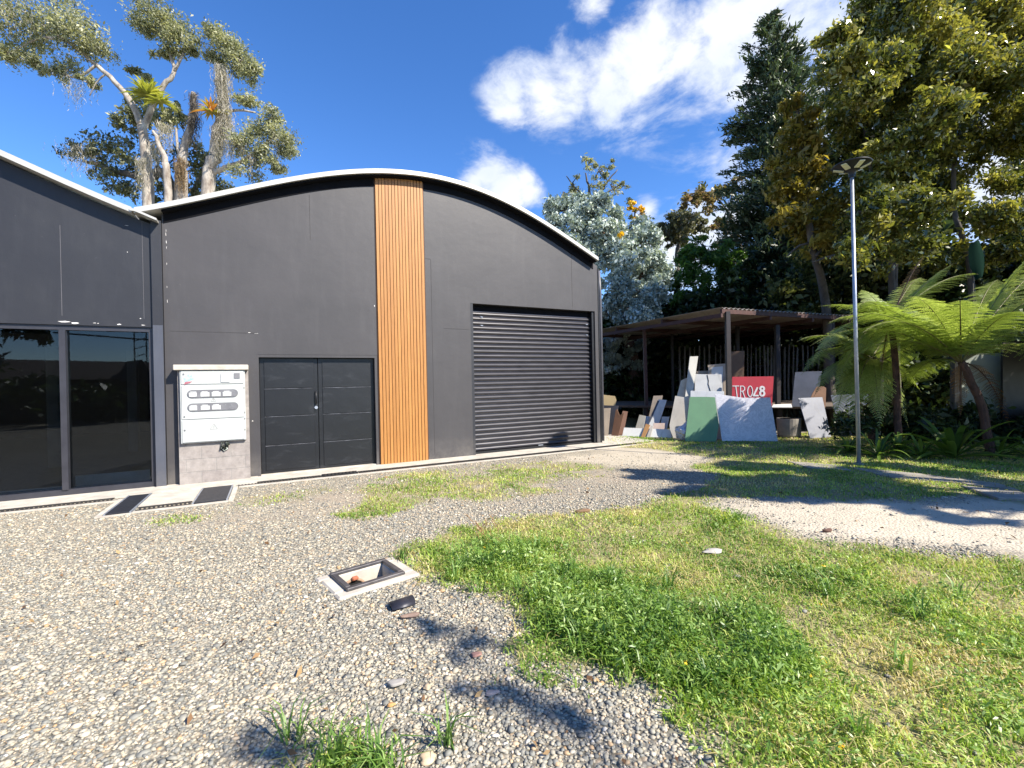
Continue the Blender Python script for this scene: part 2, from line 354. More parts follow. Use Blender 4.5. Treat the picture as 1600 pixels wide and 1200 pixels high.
PATCH = [(gp((545, 800), (560, 782), (620, 772), (665, 778), (640, 795), (580, 808)), .9), (gp((450, 1230), (465, 1175), (515, 1130), (580, 1140), (610, 1190), (600, 1240)), 1.),
         (gp((380, 778), (480, 764), (520, 762), (480, 778), (400, 790)), .35), (gp((240, 812), (300, 803), (310, 812), (260, 820)), .5), (gp((760, 735), (830, 728), (900, 722), (930, 730), (840, 748), (770, 752)), .6), (gp((620, 742), (700, 734), (740, 740), (690, 758), (620, 762)), .45)]
DIRT = gp((0, 805), (160, 812), (230, 808), (380, 788), (600, 752), (800, 728), (950, 706), (1050, 715), (1000, 770), (800, 790), (560, 812), (420, 815), (200, 830), (0, 830))
def masks(x, y):
    e = (fbm(x, y, .5, 3)-.5)*.5+(fbm(x, y, .12, 9)-.5)*.45
    s1 = lambda p, wd=.12: np.clip((distpoly(x, y, p)+e*.8)/wd+.5, 0, 1)
    lawn = s1(LAWN, .26); shade = s1(SHADE); sand = np.maximum(s1(SAND, .5), s1(SAND2, .6)*.8)
    band = s1(BAND, .3)*np.clip((fbm(x, y, .45, 21)-.34)*5, 0, 1)
    pt = np.zeros_like(x)
    for p, k in PATCH: pt = np.maximum(pt, s1(p, .2)*k)
    dirt = s1(DIRT, .5)*np.clip((fbm(x, y, .8, 5)-.3)*3, 0, 1)
    g = np.maximum.reduce([lawn, shade*.97*np.clip((fbm(x, y, .6, 8)-.1)*8, 0, 1), band*.75, pt])
    return g, sand, dirt
gx = np.concatenate([[-1500, -300, -60, -25, -14], np.arange(-9, 12.001, .06), [14, 25, 60, 300, 1500]])
gyv = np.concatenate([[-1500, -300, -40, -10, -2], np.arange(.8, 14.001, .06), [16, 20, 30, 60, 300, 1500]])
X, Y = np.meshgrid(gx, gyv); g_, s_, d_ = masks(X, Y)
inside = (X > -9) & (X < 12) & (Y > .8) & (Y < 14)
outm = (Y > 14) | (X > 12); g_ = np.where(outm, 1, g_)
def hgt(x, y):
    u_ = (x-B0[0])*D[0]+(y-B0[1])*D[1]; o_ = (x-B0[0])*N[0]+(y-B0[1])*N[1]
    k = np.clip((o_-1.0)/2, 0, 1)
    return (fbm(x, y, 1.1, 31)-.5)*.07*k+(fbm(x, y, .25, 41)-.5)*.015*k - .012
Hh = np.where(inside, hgt(X, Y), -.02)
# the hole for the open drain box
BX = [G(*q) for q in [(521, 899), (603.5, 877), (628.8, 899), (537.5, 928.6)]]
bc = sum(BX)/4; bx_ = (BX[1]-BX[0])+(BX[2]-BX[3]); bx_[2] = 0; bx_ /= np.linalg.norm(bx_); by_ = np.array([-bx_[1], bx_[0], 0])
V = np.stack([X, Y, Hh], -1).reshape(-1, 3); nx = len(gx); ny = len(gyv)
ii, jj = np.meshgrid(np.arange(nx-1), np.arange(ny-1)); k0 = (jj*nx+ii).ravel()
Fq = np.stack([k0, k0+1, k0+1+nx, k0+nx], 1)
cx_ = V[Fq].mean(1)-bc; keep = ~((np.abs(cx_@bx_) < .28) & (np.abs(cx_@by_) < .21))
Fq = Fq[keep]
def groundmat():
    m, t, b, o = newmat('ground_gravel_soil_sand')
    v = ocoord(t)
    vo = nd(t, 'ShaderNodeTexVoronoi'); vo.inputs['Scale'].default_value = 42; t.links.new(v, vo.inputs['Vector'])
    sepc = nd(t, 'ShaderNodeSeparateColor'); t.links.new(vo.outputs['Color'], sepc.inputs[0])
    grav = ramp(t, sepc.outputs[0], [(0, (.22, .21, .18)), (.3, (.29, .275, .23)), (.55, (.36, .325, .25)), (.75, (.42, .36, .265)), (.92, (.5, .45, .355)), (1, (.42, .31, .2))])
    dk = nd(t, 'ShaderNodeMapRange'); t.links.new(vo.outputs['Distance'], dk.inputs[0]); dk.inputs[1].default_value = .25; dk.inputs[2].default_value = .75; dk.inputs[3].default_value = 1; dk.inputs[4].default_value = .45
    grav = mixc(t, 1., grav, dk.outputs[0], 'MULTIPLY')
    n1 = noise(t, v, 2.2, 8, .65); n2 = noise(t, v, 30, 6, .7); n3 = noise(t, v, 140, 4, .7)
    dirt = mixc(t, .5, ramp(t, n1, [(.3, (.22, .17, .12)), (.7, (.40, .33, .25))]), ramp(t, n2, [(.3, (.18, .15, .11)), (.7, (.5, .42, .33))]))
    sand = mixc(t, .45, ramp(t, n1, [(.3, (.40, .35, .27)), (.7, (.58, .51, .40))]), ramp(t, n3, [(.35, (.22, .19, .14)), (.65, (.60, .53, .42))]))
    soil = mixc(t, .5, ramp(t, n1, [(.3, (.14, .13, .05)), (.7, (.30, .27, .12))]), ramp(t, n2, [(.3, (.10, .09, .035)), (.7, (.42, .37, .19))]))
    A = lambda n: nd(t, 'ShaderNodeAttribute', attribute_name=n).outputs['Fac']
    dj = mth(t, 'MULTIPLY', A('dirt'), ramp(t, n2, [(.38, (.35, .35, .35)), (.6, (1, 1, 1))]))
    c = mixc(t, mth(t, 'MULTIPLY', dj, .8), grav, dirt); c = mixc(t, A('sand'), c, sand); c = mixc(t, mth(t, 'MULTIPLY', A('grass'), .9), c, soil)
    t.links.new(c, b.inputs['Base Color']); b.inputs['Roughness'].default_value = .95; b.inputs['Specular IOR Level'].default_value = .2
    hh = mth(t, 'ADD', mth(t, 'MULTIPLY', vo.outputs['Distance'], -1.), mth(t, 'MULTIPLY', n2, .6))
    bump(t, b, hh, .8, .012); return m
gr = fastmesh('ground', V, Fq, dict(grass=g_.ravel(), sand=s_.ravel(), dirt=d_.ravel()), groundmat(), smooth=True)
gr['kind'] = 'structure'

# gravel stones: real pebbles over the yard
def pebbles():
    xs = []; ys = []
    for (y0, y1, dn, sr) in [(1.5, 2.6, 5400, .75), (2.6, 4, 4000, .8), (4, 6, 2200, 1.), (6, 9.5, 800, 1.2)]:
        x0, x1 = -1.18*y1, .75*y1+1; n = int((x1-x0)*(y1-y0)*dn)
        x = rs.uniform(x0, x1, n); y = rs.uniform(y0, y1, n); xs.append(np.stack([x, y, np.full(n, sr)], 1))
    P = np.concatenate(xs); x, y, sr = P.T
    g, s, d = masks(x, y); o_ = (x-B0[0])*N[0]+(y-B0[1])*N[1]; u_ = (x-B0[0])*D[0]+(y-B0[1])*D[1]
    lim = np.where(u_ < -4.15, 1.74, .74); lim = np.where(u_ < -5.66, .83, lim)
    prob = (1-g*.985)*(1-s*.98)*(1-d*.6)
    ok = (rs.rand(len(x)) < prob) & (o_ > lim) & (x > -1.15*y-.4)
    dx = np.stack([x-bc[0], y-bc[1]], 1); ok &= ~((np.abs(dx@bx_[:2]) < .29) & (np.abs(dx@by_[:2]) < .235))
    x, y, sr = x[ok], y[ok], sr[ok]; n = len(x)
    bm = bmesh.new(); bmesh.ops.create_icosphere(bm, subdivisions=1, radius=1); bm.verts.ensure_lookup_table()
    bv = np.array([v.co[:] for v in bm.verts]); bf = np.array([[v.index for v in f.verts] for f in bm.faces]); bm.free()
    r = .0072*np.exp(rs.randn(n)*.38)*sr**0*(.75+.35*sr); r = np.clip(r, .004, .022)
    ax = rs.uniform(.75, 1.5, n); az = rs.uniform(.3, .55, n); th = rs.uniform(0, 2*math.pi, n); tl = rs.randn(n)*.2
    B = bv[None]*(1+rs.randn(n, len(bv), 1)*.13); B = B*np.stack([ax, np.ones(n), az], 1)[:, None]*r[:, None, None]
    c, s = np.cos(tl)[:, None], np.sin(tl)[:, None]; b1 = B[..., 1]*c-B[..., 2]*s; b2 = B[..., 1]*s+B[..., 2]*c
    c, s = np.cos(th)[:, None], np.sin(th)[:, None]
    Vv = np.stack([B[..., 0]*c-b1*s+x[:, None], B[..., 0]*s+b1*c+y[:, None], b2+(hgt(x, y)+r*az*rs.uniform(.0, .75, n)+.001)[:, None]], -1).reshape(-1, 3)
    Fc = (bf[None]+np.arange(n)[:, None, None]*len(bv)).reshape(-1, 3)
    rnd = np.repeat(rs.rand(n), len(bv))
    m, t, b, o = newmat('river_gravel'); a = nd(t, 'ShaderNodeAttribute', attribute_name='rnd')
    c = ramp(t, a.outputs['Fac'], [(0, (.16, .16, .145)), (.18, (.23, .23, .205)), (.4, (.315, .30, .25)), (.58, (.38, .345, .27)), (.74, (.46, .40, .285)), (.86, (.57, .51, .40)), (.93, (.44, .29, .15)), (1., (.70, .66, .57))])
    c = mixc(t, .35, c, mixc(t, noise(t, ocoord(t), 90, 4), (.3, .3, .29), (1., .97, .9)), 'MULTIPLY')
    t.links.new(c, b.inputs['Base Color']); b.inputs['Roughness'].default_value = .75
    tag(fastmesh('gravel', Vv, Fc, dict(rnd=rnd), m, smooth=True), 'small mixed grey, tan and white river gravel covering the yard', 'gravel', kind='stuff')
    return n
print('pebbles', pebbles())

# ------------------------------------------------------------ facade building
TOPX = [(-5.47, 4.26), (-5.2, 4.30), (-4.8, 4.47), (-4.35, 4.68), (-3.88, 4.87), (-3.39, 5.07), (-2.88, 5.24), (-2.35, 5.42), (-1.86, 5.52), (-1.45, 5.585), (-1.0, 5.61), (-.5, 5.60), (.2, 5.50), (.92, 5.34), (1.72, 5.08), (2.58, 4.72), (3.15, 4.44), (3.40, 4.31)]
_pf = np.polyfit([a for a, b in TOPX], [b for a, b in TOPX], 4)
def topz(u): return float(np.polyval(_pf, u))
def arc2(u):                               # next vault to the left, mirrored round the valley
    return topz(-10.97-u) if u > -15.2 else topz(-10.97+15.2)
ROOFT = .08; LO = .20
def wall_poly(us, zf, holes):              # outline of a wall whose openings stand on the ground
    o = [(us[0], 0)]
    for (a, b, h) in holes: o += [(a, 0), (a, h), (b, h), (b, 0)]
    o.append((us[-1], 0)); return o+[(u, zf(u)) for u in us[::-1]]
bld = empty('arched_warehouse', FU(-1, 0), 'charcoal grey warehouse with arched white edged roof, black doors and orange slatted strip', 'building')
us = list(np.linspace(-5.17, 3.30, 48))
DH = (-3.94, -1.93, 2.07); SH = (-.02, 3.20, 3.17)
wp = MB(); wp.prism([FU(u, z, 0) for u, z in wall_poly(us, lambda u: topz(u)-ROOFT-.02, [DH, SH])], -N*.2)
wp.build('front_wall', M['wall'], bld)
sd = MB(); sd.fbox(3.12, 3.30, 0, 4.1, -12, -.201); sd.fbox(-5.17, -5.0, 0, 4.0, -12, -.201); sd.build('side_wall', M['wall'], bld)
bk = MB(); bk.prism([FU(u, z, -12.01) for u, z in wall_poly(us, lambda u: topz(u)-ROOFT-.02, [])], -N*.2); bk.build('back_wall', M['wall'], bld)
def roof(us, zf, parent, name='roof'):
    r = MB(); top = [(u, zf(u)) for u in us]
    prof = top+[(u, z-ROOFT) for u, z in top[::-1]]; r.prism([FU(u, z, LO) for u, z in prof], -N*(12.4+LO)); 
    o = r.build(name, M['roofwhite'], parent); return o
roof(list(np.linspace(-5.47, 3.19, 60)), topz, bld)
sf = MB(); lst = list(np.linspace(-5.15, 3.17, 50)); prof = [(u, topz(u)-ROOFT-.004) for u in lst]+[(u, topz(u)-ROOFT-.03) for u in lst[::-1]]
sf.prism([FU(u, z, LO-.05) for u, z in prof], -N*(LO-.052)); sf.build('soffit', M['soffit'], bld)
for (u0_, u1_) in ((-5.15, -1.93), (-.965, 3.17)):
    lst = list(np.linspace(u0_, u1_, 30)); m_ = MB(); m_.prism([FU(u, z, .001) for u, z in [(u, topz(u)-ROOFT-.035) for u in lst]+[(u, topz(u)-ROOFT-.165) for u in lst[::-1]]], N*.012); m_.build('eave_shade_strip', M['soffit'], bld)  # black strip added to deepen the shade under the roof edge
# panel joints and filler strips on the wall
M['joint'] = simple('dark_joint', (.047, .044, .045), None, .8)
for (u, u1, z0, z1) in [(-3.05, -3.043, 4.1, 4.9), (2.55, 2.557, 3.2, 4.55), (-.85, -.843, .1, 3.985), (-.96, -.85, 3.99, 3.998), (-.6, -.05, 2.62, 2.627), (-5.1, -3.9, 2.42, 2.427)]: MB().fbox(u, u1, z0, z1, .0005, .003).build('wall_joint', M['joint'], bld)
CHP = [bld]
def chip(u, z, a, b, n=9, o=.002):
    pts = [(u+a*math.cos(k*2*math.pi/n)*random.uniform(.5, 1.1), z+b*math.sin(k*2*math.pi/n)*random.uniform(.4, 1.1)) for k in range(n)]
    MB().prism([FU(p, q, o) for p, q in pts], -N*.0015).build('paint_chip', M['chip'], CHP[0])
for q in [(-4.02, 2.43, .03, .008), (-3.92, 2.42, .04, .007), (-4.0, .95, .012, .014), (-1.96, 3.0, .01, .02)]: chip(*q)
for k in range(9): chip(-5.12+random.uniform(-.004, .004), random.uniform(2.6, 4.0), .0025, .03)
# orange slatted strip
st = MB(); n = 15; w0, w1 = -1.905, -.985; pw = (w1-w0)/n
for i in range(n):
    a = w0+i*pw; b = a+pw*.82; zt = topz((a+b)/2)-ROOFT-.035
    st.fbox(a, b, .012, zt, .012, .034)
stb = st.build('slat_cladding', M['wood'], bld)
sb = MB(); sb.prism([FU(u, z, .002) for u, z in [(w0-.02, .012), (w1+.015, .012), (w1+.015, topz(w1)-ROOFT-.036), (-1.45, topz(-1.45)-ROOFT-.036), (w0-.02, topz(w0)-ROOFT-.036)]], N*.010)
sb.build('cladding_backing', simple('dark_wood_gap', (.075, .03, .01), None, .7), stb)
# double door
fr = MB(); f = .05
fr.fbox(DH[0], DH[0]+f, 0, DH[2], -.16, -.004); fr.fbox(DH[1]-f, DH[1], 0, DH[2], -.16, -.004); fr.fbox(DH[0]+f, DH[1]-f, DH[2]-f, DH[2], -.16, -.004)
fr.build('door_frame', M['wall'], bld)
mid = -2.965
M['seam'] = simple('worn_seam', (.20, .20, .22), (.02, .02, .022), .4, 6, .3, 0)
def leaf(a, b, hnd):
    m = MB(); hs_ = [.03, .50, 1.0, 1.48, 2.01]
    m.fbox(a, b, .03, 2.01, -.14, -.10)
    for i in range(4): m.fbox(a+.07, b-.06, hs_[i]+(.05 if i == 0 else .012), hs_[i+1]-(.05 if i == 3 else .012), -.0999, -.088)
    o = m.build('door_leaf', M['door'], bld, bevel=.003)
    for i in (1, 2, 3): MB().fbox(a+.07, b-.06, hs_[i]-.004, hs_[i]+.004, -.0998, -.094).build('door_seam', M['seam'], o)
    if hnd:
        h = MB(); h.tube([FU(b-.035, 1.2, -.10), FU(b-.035, 1.2, -.05), FU(b-.035, 1.42, -.05), FU(b-.035, 1.42, -.10)], .012, 8); h.build('handle', M['black'], o, True)
        k = MB(); k.tube([FU(b-.035, 1.13, -.099), FU(b-.035, 1.13, -.075)], .028, 14); k.build('lock', M['galv'], o)
leaf(DH[0]+.054, mid-.004, True); leaf(mid+.004, DH[1]-.054, False)
th = MB(); th.fbox(DH[0]+.05, DH[1]-.05, -.02, .025, -.2, -.02); th.build('threshold', M['conc'], bld)
# roller shutter
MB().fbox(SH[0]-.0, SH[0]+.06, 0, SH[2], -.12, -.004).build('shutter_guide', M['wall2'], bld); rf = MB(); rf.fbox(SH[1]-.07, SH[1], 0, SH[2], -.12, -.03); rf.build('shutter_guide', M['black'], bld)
MB().fbox(SH[0]+.062, SH[1]-.072, 3.03, SH[2], -.2, -.15).build('lintel_shade_strip', M['soffit'], bld)  # black lintel piece carries the shade across the top of the opening
sh = MB(); prof = []; ns = 30; hgt_s = 2.97/ns
for i in range(ns):
    z = .06+i*hgt_s
    for k in range(7):
        t_ = k/7; prof.append((z+t_*hgt_s, -.135+.034*max(0, math.sin(math.pi*min(t_/.86, 1)))**.7))
prof.append((3.035, -.135))
a, b = SH[0]+.062, SH[1]-.072
vs = []; 
for z, o in prof: vs += [FU(a, z, o), FU(b, z, o)]
sh.add(vs, [(2*i, 2*i+1, 2*i+3, 2*i+2) for i in range(len(prof)-1)])
so_ = sh.build('roller_shutter', M['shutter'], bld)
br = MB(); br.fbox(a, b, .012, .062, -.15, -.09); br.build('bottom_rail', M['black'], so_)
for (u, z) in [(.25, 2.9), (.25, 2.72), (3.0, 2.85), (3.0, 2.6)]: MB().fbox(u, u+.05, z, z+.014, -.105, -.085).build('rivet_plate', M['galv'], so_)
MB().fbox(1.6, 1.72, .07, .085, -.09, -.07).build('pull_handle', M['galv'], so_)
# inside of the shutter void
iv = MB(); iv.fbox(SH[0]-.1, SH[1]+.0, -.01, 3.6, -.5, -.45); iv.build('shutter_box', M['black'], bld)
# downpipe at the right corner
dp = MB(); dp.tube([FU(3.385, .05, -.02), FU(3.385, 3.6, -.02), FU(3.34, 4.15, 0)], .04, 12); dpo = dp.build('downpipe', simple('painted_pipe', (.10, .10, .12), (.06, .06, .07), .45), bld, True)
cb = MB(); cb.fbox(3.302, 3.335, 0, 4.2, -.12, .012); cb.build('corner_post', M['black'], bld)

# glass fronted unit on the left
b2 = empty('glass_fronted_unit', FU(-8, 0), 'dark blue grey unit with full height dark glass panes left of the arched warehouse', 'building')
us2 = list(np.linspace(-14.9, -5.31, 48))
w2 = MB(); w2.prism([FU(u, z, .0) for u, z in wall_poly(us2, lambda u: arc2(u)-ROOFT-.02, [(-14.5, -5.315, 2.47)])], -N*.2); w2.build('front_wall', M['wall2'], b2)
w2 = MB(); w2.fbox(-5.305, -5.175, -.0, 4.12, -.2, .05); w2.build('corner_pilaster', M['wall2'], b2)
w2 = MB(); w2.fbox(-5.302, -5.178, .0, 2.5, .051, .06); w2.build('lit_jamb_facing', M['jamb'], b2)
w2 = MB(); w2.fbox(-14.9, -14.7, 0, 4.1, -12, -.21); w2.fbox(-14.7, -5.31, 0, 4.1, -12.2, -12); w2.build('side_wall', M['wall2'], b2)
fl = MB(); fl.fbox(-14.6, -5.18, .0, .03, -11.9, -.11); fl.build('floor', simple('dark_floor', (.02, .02, .02), None, .4), b2)
roof(list(np.linspace(-15.1, -5.50, 60)), arc2, b2)
CHP[0] = b2
for q in [(-6.33, 2.515, .085, .012), (-6.22, 2.50, .05, .014), (-6.0, 2.51, .02, .006), (-5.96, 2.505, .014, .006), (-5.72, 2.50, .035, .010), (-5.43, 2.50, .03, .006), (-5.46, 2.60, .012, .012), (-5.6, 3.6, .006, .008), (-5.6, 4.0, .03, .003)]: chip(*q, o=.003)
M['jl'] = simple('joint_line', (.09, .09, .10), None, .8)
MB().fbox(-6.36, -6.353, 2.6, 3.9, .0005, .003).build('wall_joint', M['jl'], b2); MB().fbox(-5.42, -5.414, 2.6, 4.1, .0005, .003).build('wall_joint', M['jl'], b2)
fm = MB(); fm.fbox(-14.5, -5.315, 2.40, 2.468, -.14, -.03); fm.fbox(-14.5, -5.315, .0, .09, -.14, -.02)
for u in (-13.2, -11.9, -10.2, -8.6, -7.5): fm.fbox(u-.035, u+.035, .09, 2.40, -.14, -.02)
fm.fbox(-6.40, -6.33, .09, 2.40, -.14, -.0); fm.fbox(-5.37, -5.315, .09, 2.40, -.14, -.02)
fmo = fm.build('window_frame', simple('charcoal_aluminium', (.05, .05, .06), None, .4, 6, .3), b2)
edges = [-14.5, -13.2, -11.9, -10.2, -8.6, -7.5, -6.365, -5.34]
for i in range(len(edges)-1):
    g = MB(); g.fbox(edges[i]+.036, edges[i+1]-.036, .092, 2.398, -.09, -.084); g.build('glass_pane', M['glass'], b2)
kb = MB(); kb.fbox(-6.30, -5.42, .05, .26, -.19, -.16); kb.fbox(-9, -6.45, .05, .13, -.19, -.16); kb.build('low_inner_wall', simple('pale_render', (.62, .68, .68), None, .8), b2)
pc = MB(); pc.fbox(-6.25, -6.1, .28, 2.3, -3, -2.8); pc.fbox(-7.6, -7.4, 0, 2.4, -3.5, -3.3); pc.build('inner_column', M['concgrey'], b2)
vg = MB(); vg.prism([FU(-5.52, 4.17, .02), FU(-5.46, 4.17, .02), FU(-5.20, 4.07, .02), FU(-5.20, 4.10, .02), FU(-5.46, 4.205, .02), FU(-5.52, 4.205, .02)], N*.2)
vg.build('valley_gutter', M['roofwhite'], b2)

# ------------------------------------------------------------ meter stand
ms = empty('electric_meter_stand', FU(-4.53, 0, .1), 'white electric meter cabinet on a grey concrete block stand under a slab cap', 'meter cabinet')
q = MB(); q.fbox(-5.0, -4.045, .0, 1.80, .003, .12); q.build('block_base', M['block'], ms)
q = MB(); q.fbox(-5.04, -4.04, 1.80, 1.885, .003, .21); q.build('cap_slab', M['conc'], ms, bevel=.008)
cabm = MB(); cabm.fbox(-4.965, -4.09, .66, 1.795, .121, .175); cabo = cabm.build('cabinet', M['white'], ms, bevel=.006)
q = MB()
for (z0, z1) in [(.675, 1.02), (1.035, 1.565), (1.58, 1.785)]: q.fbox(-4.945, -4.11, z0, z1, .176, .187)
q.build('cabinet_door', M['white'], cabo, bevel=.004)
def pill(u0, u1, z0, z1, o0, o1):
    r = (z1-z0)/2; c = (z0+z1)/2; pts = []
    for k in range(9): a_ = -math.pi/2+math.pi*k/8; pts.append((u1-r+r*math.cos(a_), c+r*math.sin(a_)))
    for k in range(9): a_ = math.pi/2+math.pi*k/8; pts.append((u0+r+r*math.cos(a_), c+r*math.sin(a_)))
    return [FU(p, z, o0) for p, z in pts], N*(o1-o0)
for z0 in (1.365, 1.155):
    q = MB(); q.prism(*pill(-4.87, -4.19, z0, z0+.125, .1875, .196)); wn = q.build('meter_window', M['greyplastic'], cabo)
    q = MB(); q.prism(*pill(-4.86, -4.20, z0+.01, z0+.115, .1962, .1975)); q.build('window_pane', simple('smoky_pane', (.2, .2, .21), (.12, .12, .13), .25), cabo)
    for k in range(4):
        if z0 < 1.3 and k == 3: continue
        q = MB(); q.fbox(-4.845+k*.148, -4.845+k*.148+(.118 if k else .10), z0+.018, z0+.085, .198, .203); q.fbox(-4.83+k*.148, -4.75+k*.148, z0+.088, z0+.10, .198, .203)
        q.build('meter', M['meterface'], wn, bevel=.002)
q = MB(); q.fbox(-4.42, -4.30, 1.61, 1.74, .188, .2); q.build('paper_note', simple('paper', (.62, .62, .6), None, .8), cabo)
M['latch'] = simple('dark_latch', (.18, .18, .19), None, .5)
MB().fbox(-4.24, -4.16, 1.665, 1.75, .188, .196).build('display', M['latch'], cabo)
for z in (1.73, 1.07, .86): MB().fbox(-4.92, -4.9, z, z+.02, .188, .196).build('latch', M['latch'], cabo)
for z in (1.5, 1.1, 1.0, .82): MB().fbox(-4.11, -4.098, z, z+.02, .176, .19).build('hinge', M['latch'], cabo)
q = MB(); q.prism([FU(u, z, .1885) for u, z in [(-4.90, 1.62), (-4.78, 1.66), (-4.80, 1.74), (-4.86, 1.73), (-4.91, 1.68)]], N*.003); q.build('sticker', simple('sticker_blue', (.12, .5, .62), (.5, .55, .6), .5, 30), cabo)
q = MB(); q.prism([FU(u, z, .1887) for u, z in [(-4.91, 1.575), (-4.83, 1.60), (-4.80, 1.625), (-4.89, 1.62)]], N*.003); q.build('sticker', simple('sticker_red', (.35, .12, .15), None, .5, 30), cabo)
for zc, s in ((1.33, .035), (.90, .05)):
    q = MB(); tri = [(-4.53-s, zc-s*.7), (-4.53+s, zc-s*.7), (-4.53, zc+s)]
    for i in range(3):
        a_, b_ = tri[i], tri[(i+1) % 3]; q.tube([FU(*a_, .189), FU(*b_, .189)], .003, 4)
    q.tube([FU(-4.525, zc+.015, .189), FU(-4.537, zc, .189), FU(-4.523, zc, .189), FU(-4.535, zc-.022, .189)], .003, 4)
    q.build('warning_symbol', simple('symbol_grey', (.35, .35, .35), None, .6), cabo)
q = MB(); hp = [(-4.40+.07*math.cos(k*.7)*random.uniform(.7, 1.1), .54+.06*math.sin(k*.7)*random.uniform(.7, 1.1)) for k in range(9)]
q.prism([FU(u, z, .1205) for u, z in hp], N*.004); q.build('broken_hole', simple('hole_dark', (.05, .05, .045), None, .9), ms)
q = MB()
for k in range(6):
    a0 = random.uniform(-.04, .04); q.tube([FU(-4.4+a0, .67, .14), FU(-4.4+a0*1.5+.02, .60, .16), FU(-4.40+random.uniform(-.06, .06), .53, .15), FU(-4.4+random.uniform(-.04, .04), .56, .125)], .007, 6)
q.build('loose_cable', simple('cable_dark', (.03, .04, .03), None, .5), ms, True)
q = MB(); q.tube([FU(-4.44, .55, .135), FU(-4.40, .50, .14), FU(-4.36, .53, .14), FU(-4.375, .57, .135)], .008, 6); q.build('pale_cable', simple('cable_pale', (.5, .55, .5), None, .6), ms, True)

# ------------------------------------------------------------ apron and trench drain
ap = MB()
ap.fbox(-14, -5.175, -.1, .012, -.15, .52); ap.fbox(-5.30, -3.94, -.1, .020, .0, .52)
ap.fbox(-3.94, 4.2, -.1, .012, -.19, .42)
ap.fbox(-5.26, -4.67, -.1, .010, .521, 1.36)
ap.fbox(-4.18, 4.4, -.1, -.001, .62, .70); ap.fbox(-14, -5.62, -.1, .0, .72, .79)
ap.fbox(-5.61, -5.55, -.1, .006, .70, 1.70); ap.fbox(-5.26, -4.24, -.1, .002, 1.60, 1.66); ap.fbox(-5.55, -5.26, -.1, .002, 1.66, 1.71); ap.fbox(-4.25, -4.19, -.1, .004, .62, 1.66)
ap.fbox(3.36, 4.6, -.1, .006, -1.2, .41)
apo = ap.build('concrete_apron', M['conc'], None); apo['kind'] = 'structure'; apo.name = 'pavement'
def grating(u0, u1, o0, o1, label):
    t = empty('drain_grating', FU((u0+u1)/2, .0, (o0+o1)/2), label, 'drain grating', 'slotted drain gratings along the front of the building')
    q = MB(); q.fbox(u0, u1, -.03, .004, o0, o0+.025); q.fbox(u0, u1, -.03, .004, o1-.025, o1); q.build('frame', M['grate'], t)
    q = MB(); n = int((u1-u0)/.045)
    for i in range(n):
        a = u0+(i+.5)*(u1-u0)/n; q.prism([FU(a-.012, -.02, o0+.026), FU(a+.008, -.02, o0+.026), FU(a+.03, -.02, o1-.026), FU(a+.01, -.02, o1-.026)], Z*.021)
    q.build('bars', M['grate'], t)
    q = MB(); q.fbox(u0, u1, -.09, -.085, o0, o1); q.build('channel', simple('channel_dark', (.02, .02, .02), None, .9), t)
grating(-14, -5.69, .53, .71, 'long slotted drain grating in front of the glass panes')
grating(-5.25, -4.68, 1.38, 1.58, 'short slotted grating between the two dark steel covers')
grating(-4.22, -3.0, .43, .61, 'slotted grating running from the right steel cover past the left door leaf')
grating(-2.4, 4.1, .43, .61, 'slotted drain grating running from the door to the right corner of the warehouse')
t = empty('loose_drain_grating', FU(-2.7, 0, .52), 'wider raised piece of slotted grating in front of the double door', 'drain grating')
q = MB(); q.fbox(-2.98, -2.42, -.02, .015, .42, .63); q.build('frame', M['black'], t)
q = MB()
for i in range(9): q.fbox(-2.95+i*.058, -2.92+i*.058, .0155, .022, .45, .60)
q.build('bars', M['grate'], t)
for (u0, u1, o0, o1, lb) in [(-5.54, -5.27, .53, 1.65, 'left dark steel trench cover lying square to the wall'), (-4.66, -4.26, .53, 1.59, 'right dark steel trench cover beside the meter stand')]:
    t = empty('trench_cover', FU((u0+u1)/2, 0, (o0+o1)/2), lb, 'trench cover')
    q = MB(); q.fbox(u0+.02, u1-.02, -.02, .014, o0+.02, o1-.02); q.build('plate', M['checker'], t, bevel=.003)
    q = MB(); q.fbox(u0, u0+.018, -.03, .016, o0, o1); q.fbox(u1-.018, u1, -.03, .016, o0, o1); q.build('frame', M['galv'], t)

# ------------------------------------------------------------ open drain box in the yard
db = empty('open_drain_box', bc, 'open concrete drain box with a dark steel rim sunk in the gravel', 'drain box')
def bq(x, y, z): return bc+bx_*x+by_*y+Z*z
def bbox(m, x0, x1, y0, y1, z0, z1): m.prism([bq(x0, y0, z0), bq(x1, y0, z0), bq(x1, y1, z0), bq(x0, y1, z0)], Z*(z1-z0))
q = MB(); ih, iw = .15, .185
bbox(q, -.33, .33, ih, .235, -.6, .006); bbox(q, -.31, .33, -.25, -ih, -.6, .006); bbox(q, -.31, -iw, -ih, ih, -.6, .006); bbox(q, iw, .33, -ih, ih, -.6, .006)
q.build('concrete_surround', M['conc'], db, bevel=.012)
q = MB(); bbox(q, -iw-.045, iw+.045, ih+.003, ih+.045, .0065, .03); bbox(q, -iw-.045, iw+.045, -ih-.045, -ih-.003, .0065, .03); bbox(q, -iw-.045, -iw-.003, -ih-.003, ih+.003, .0065, .03); bbox(q, iw+.003, iw+.045, -ih-.003, ih+.003, .0065, .03)
q.build('steel_rim', simple('rim_steel', (.13, .125, .13), (.07, .065, .065), .5, 15, .5), db, bevel=.004)
q = MB(); bbox(q, -.35, .35, -.3, .3, -.62, -.60); q.build('floor', M['conc'], db)
q = MB(); ring = [bq(-.06+.1*math.cos(a_), ih-.002, -.17+.1*math.sin(a_)) for a_ in np.linspace(0, 2*math.pi, 20)[:-1]]
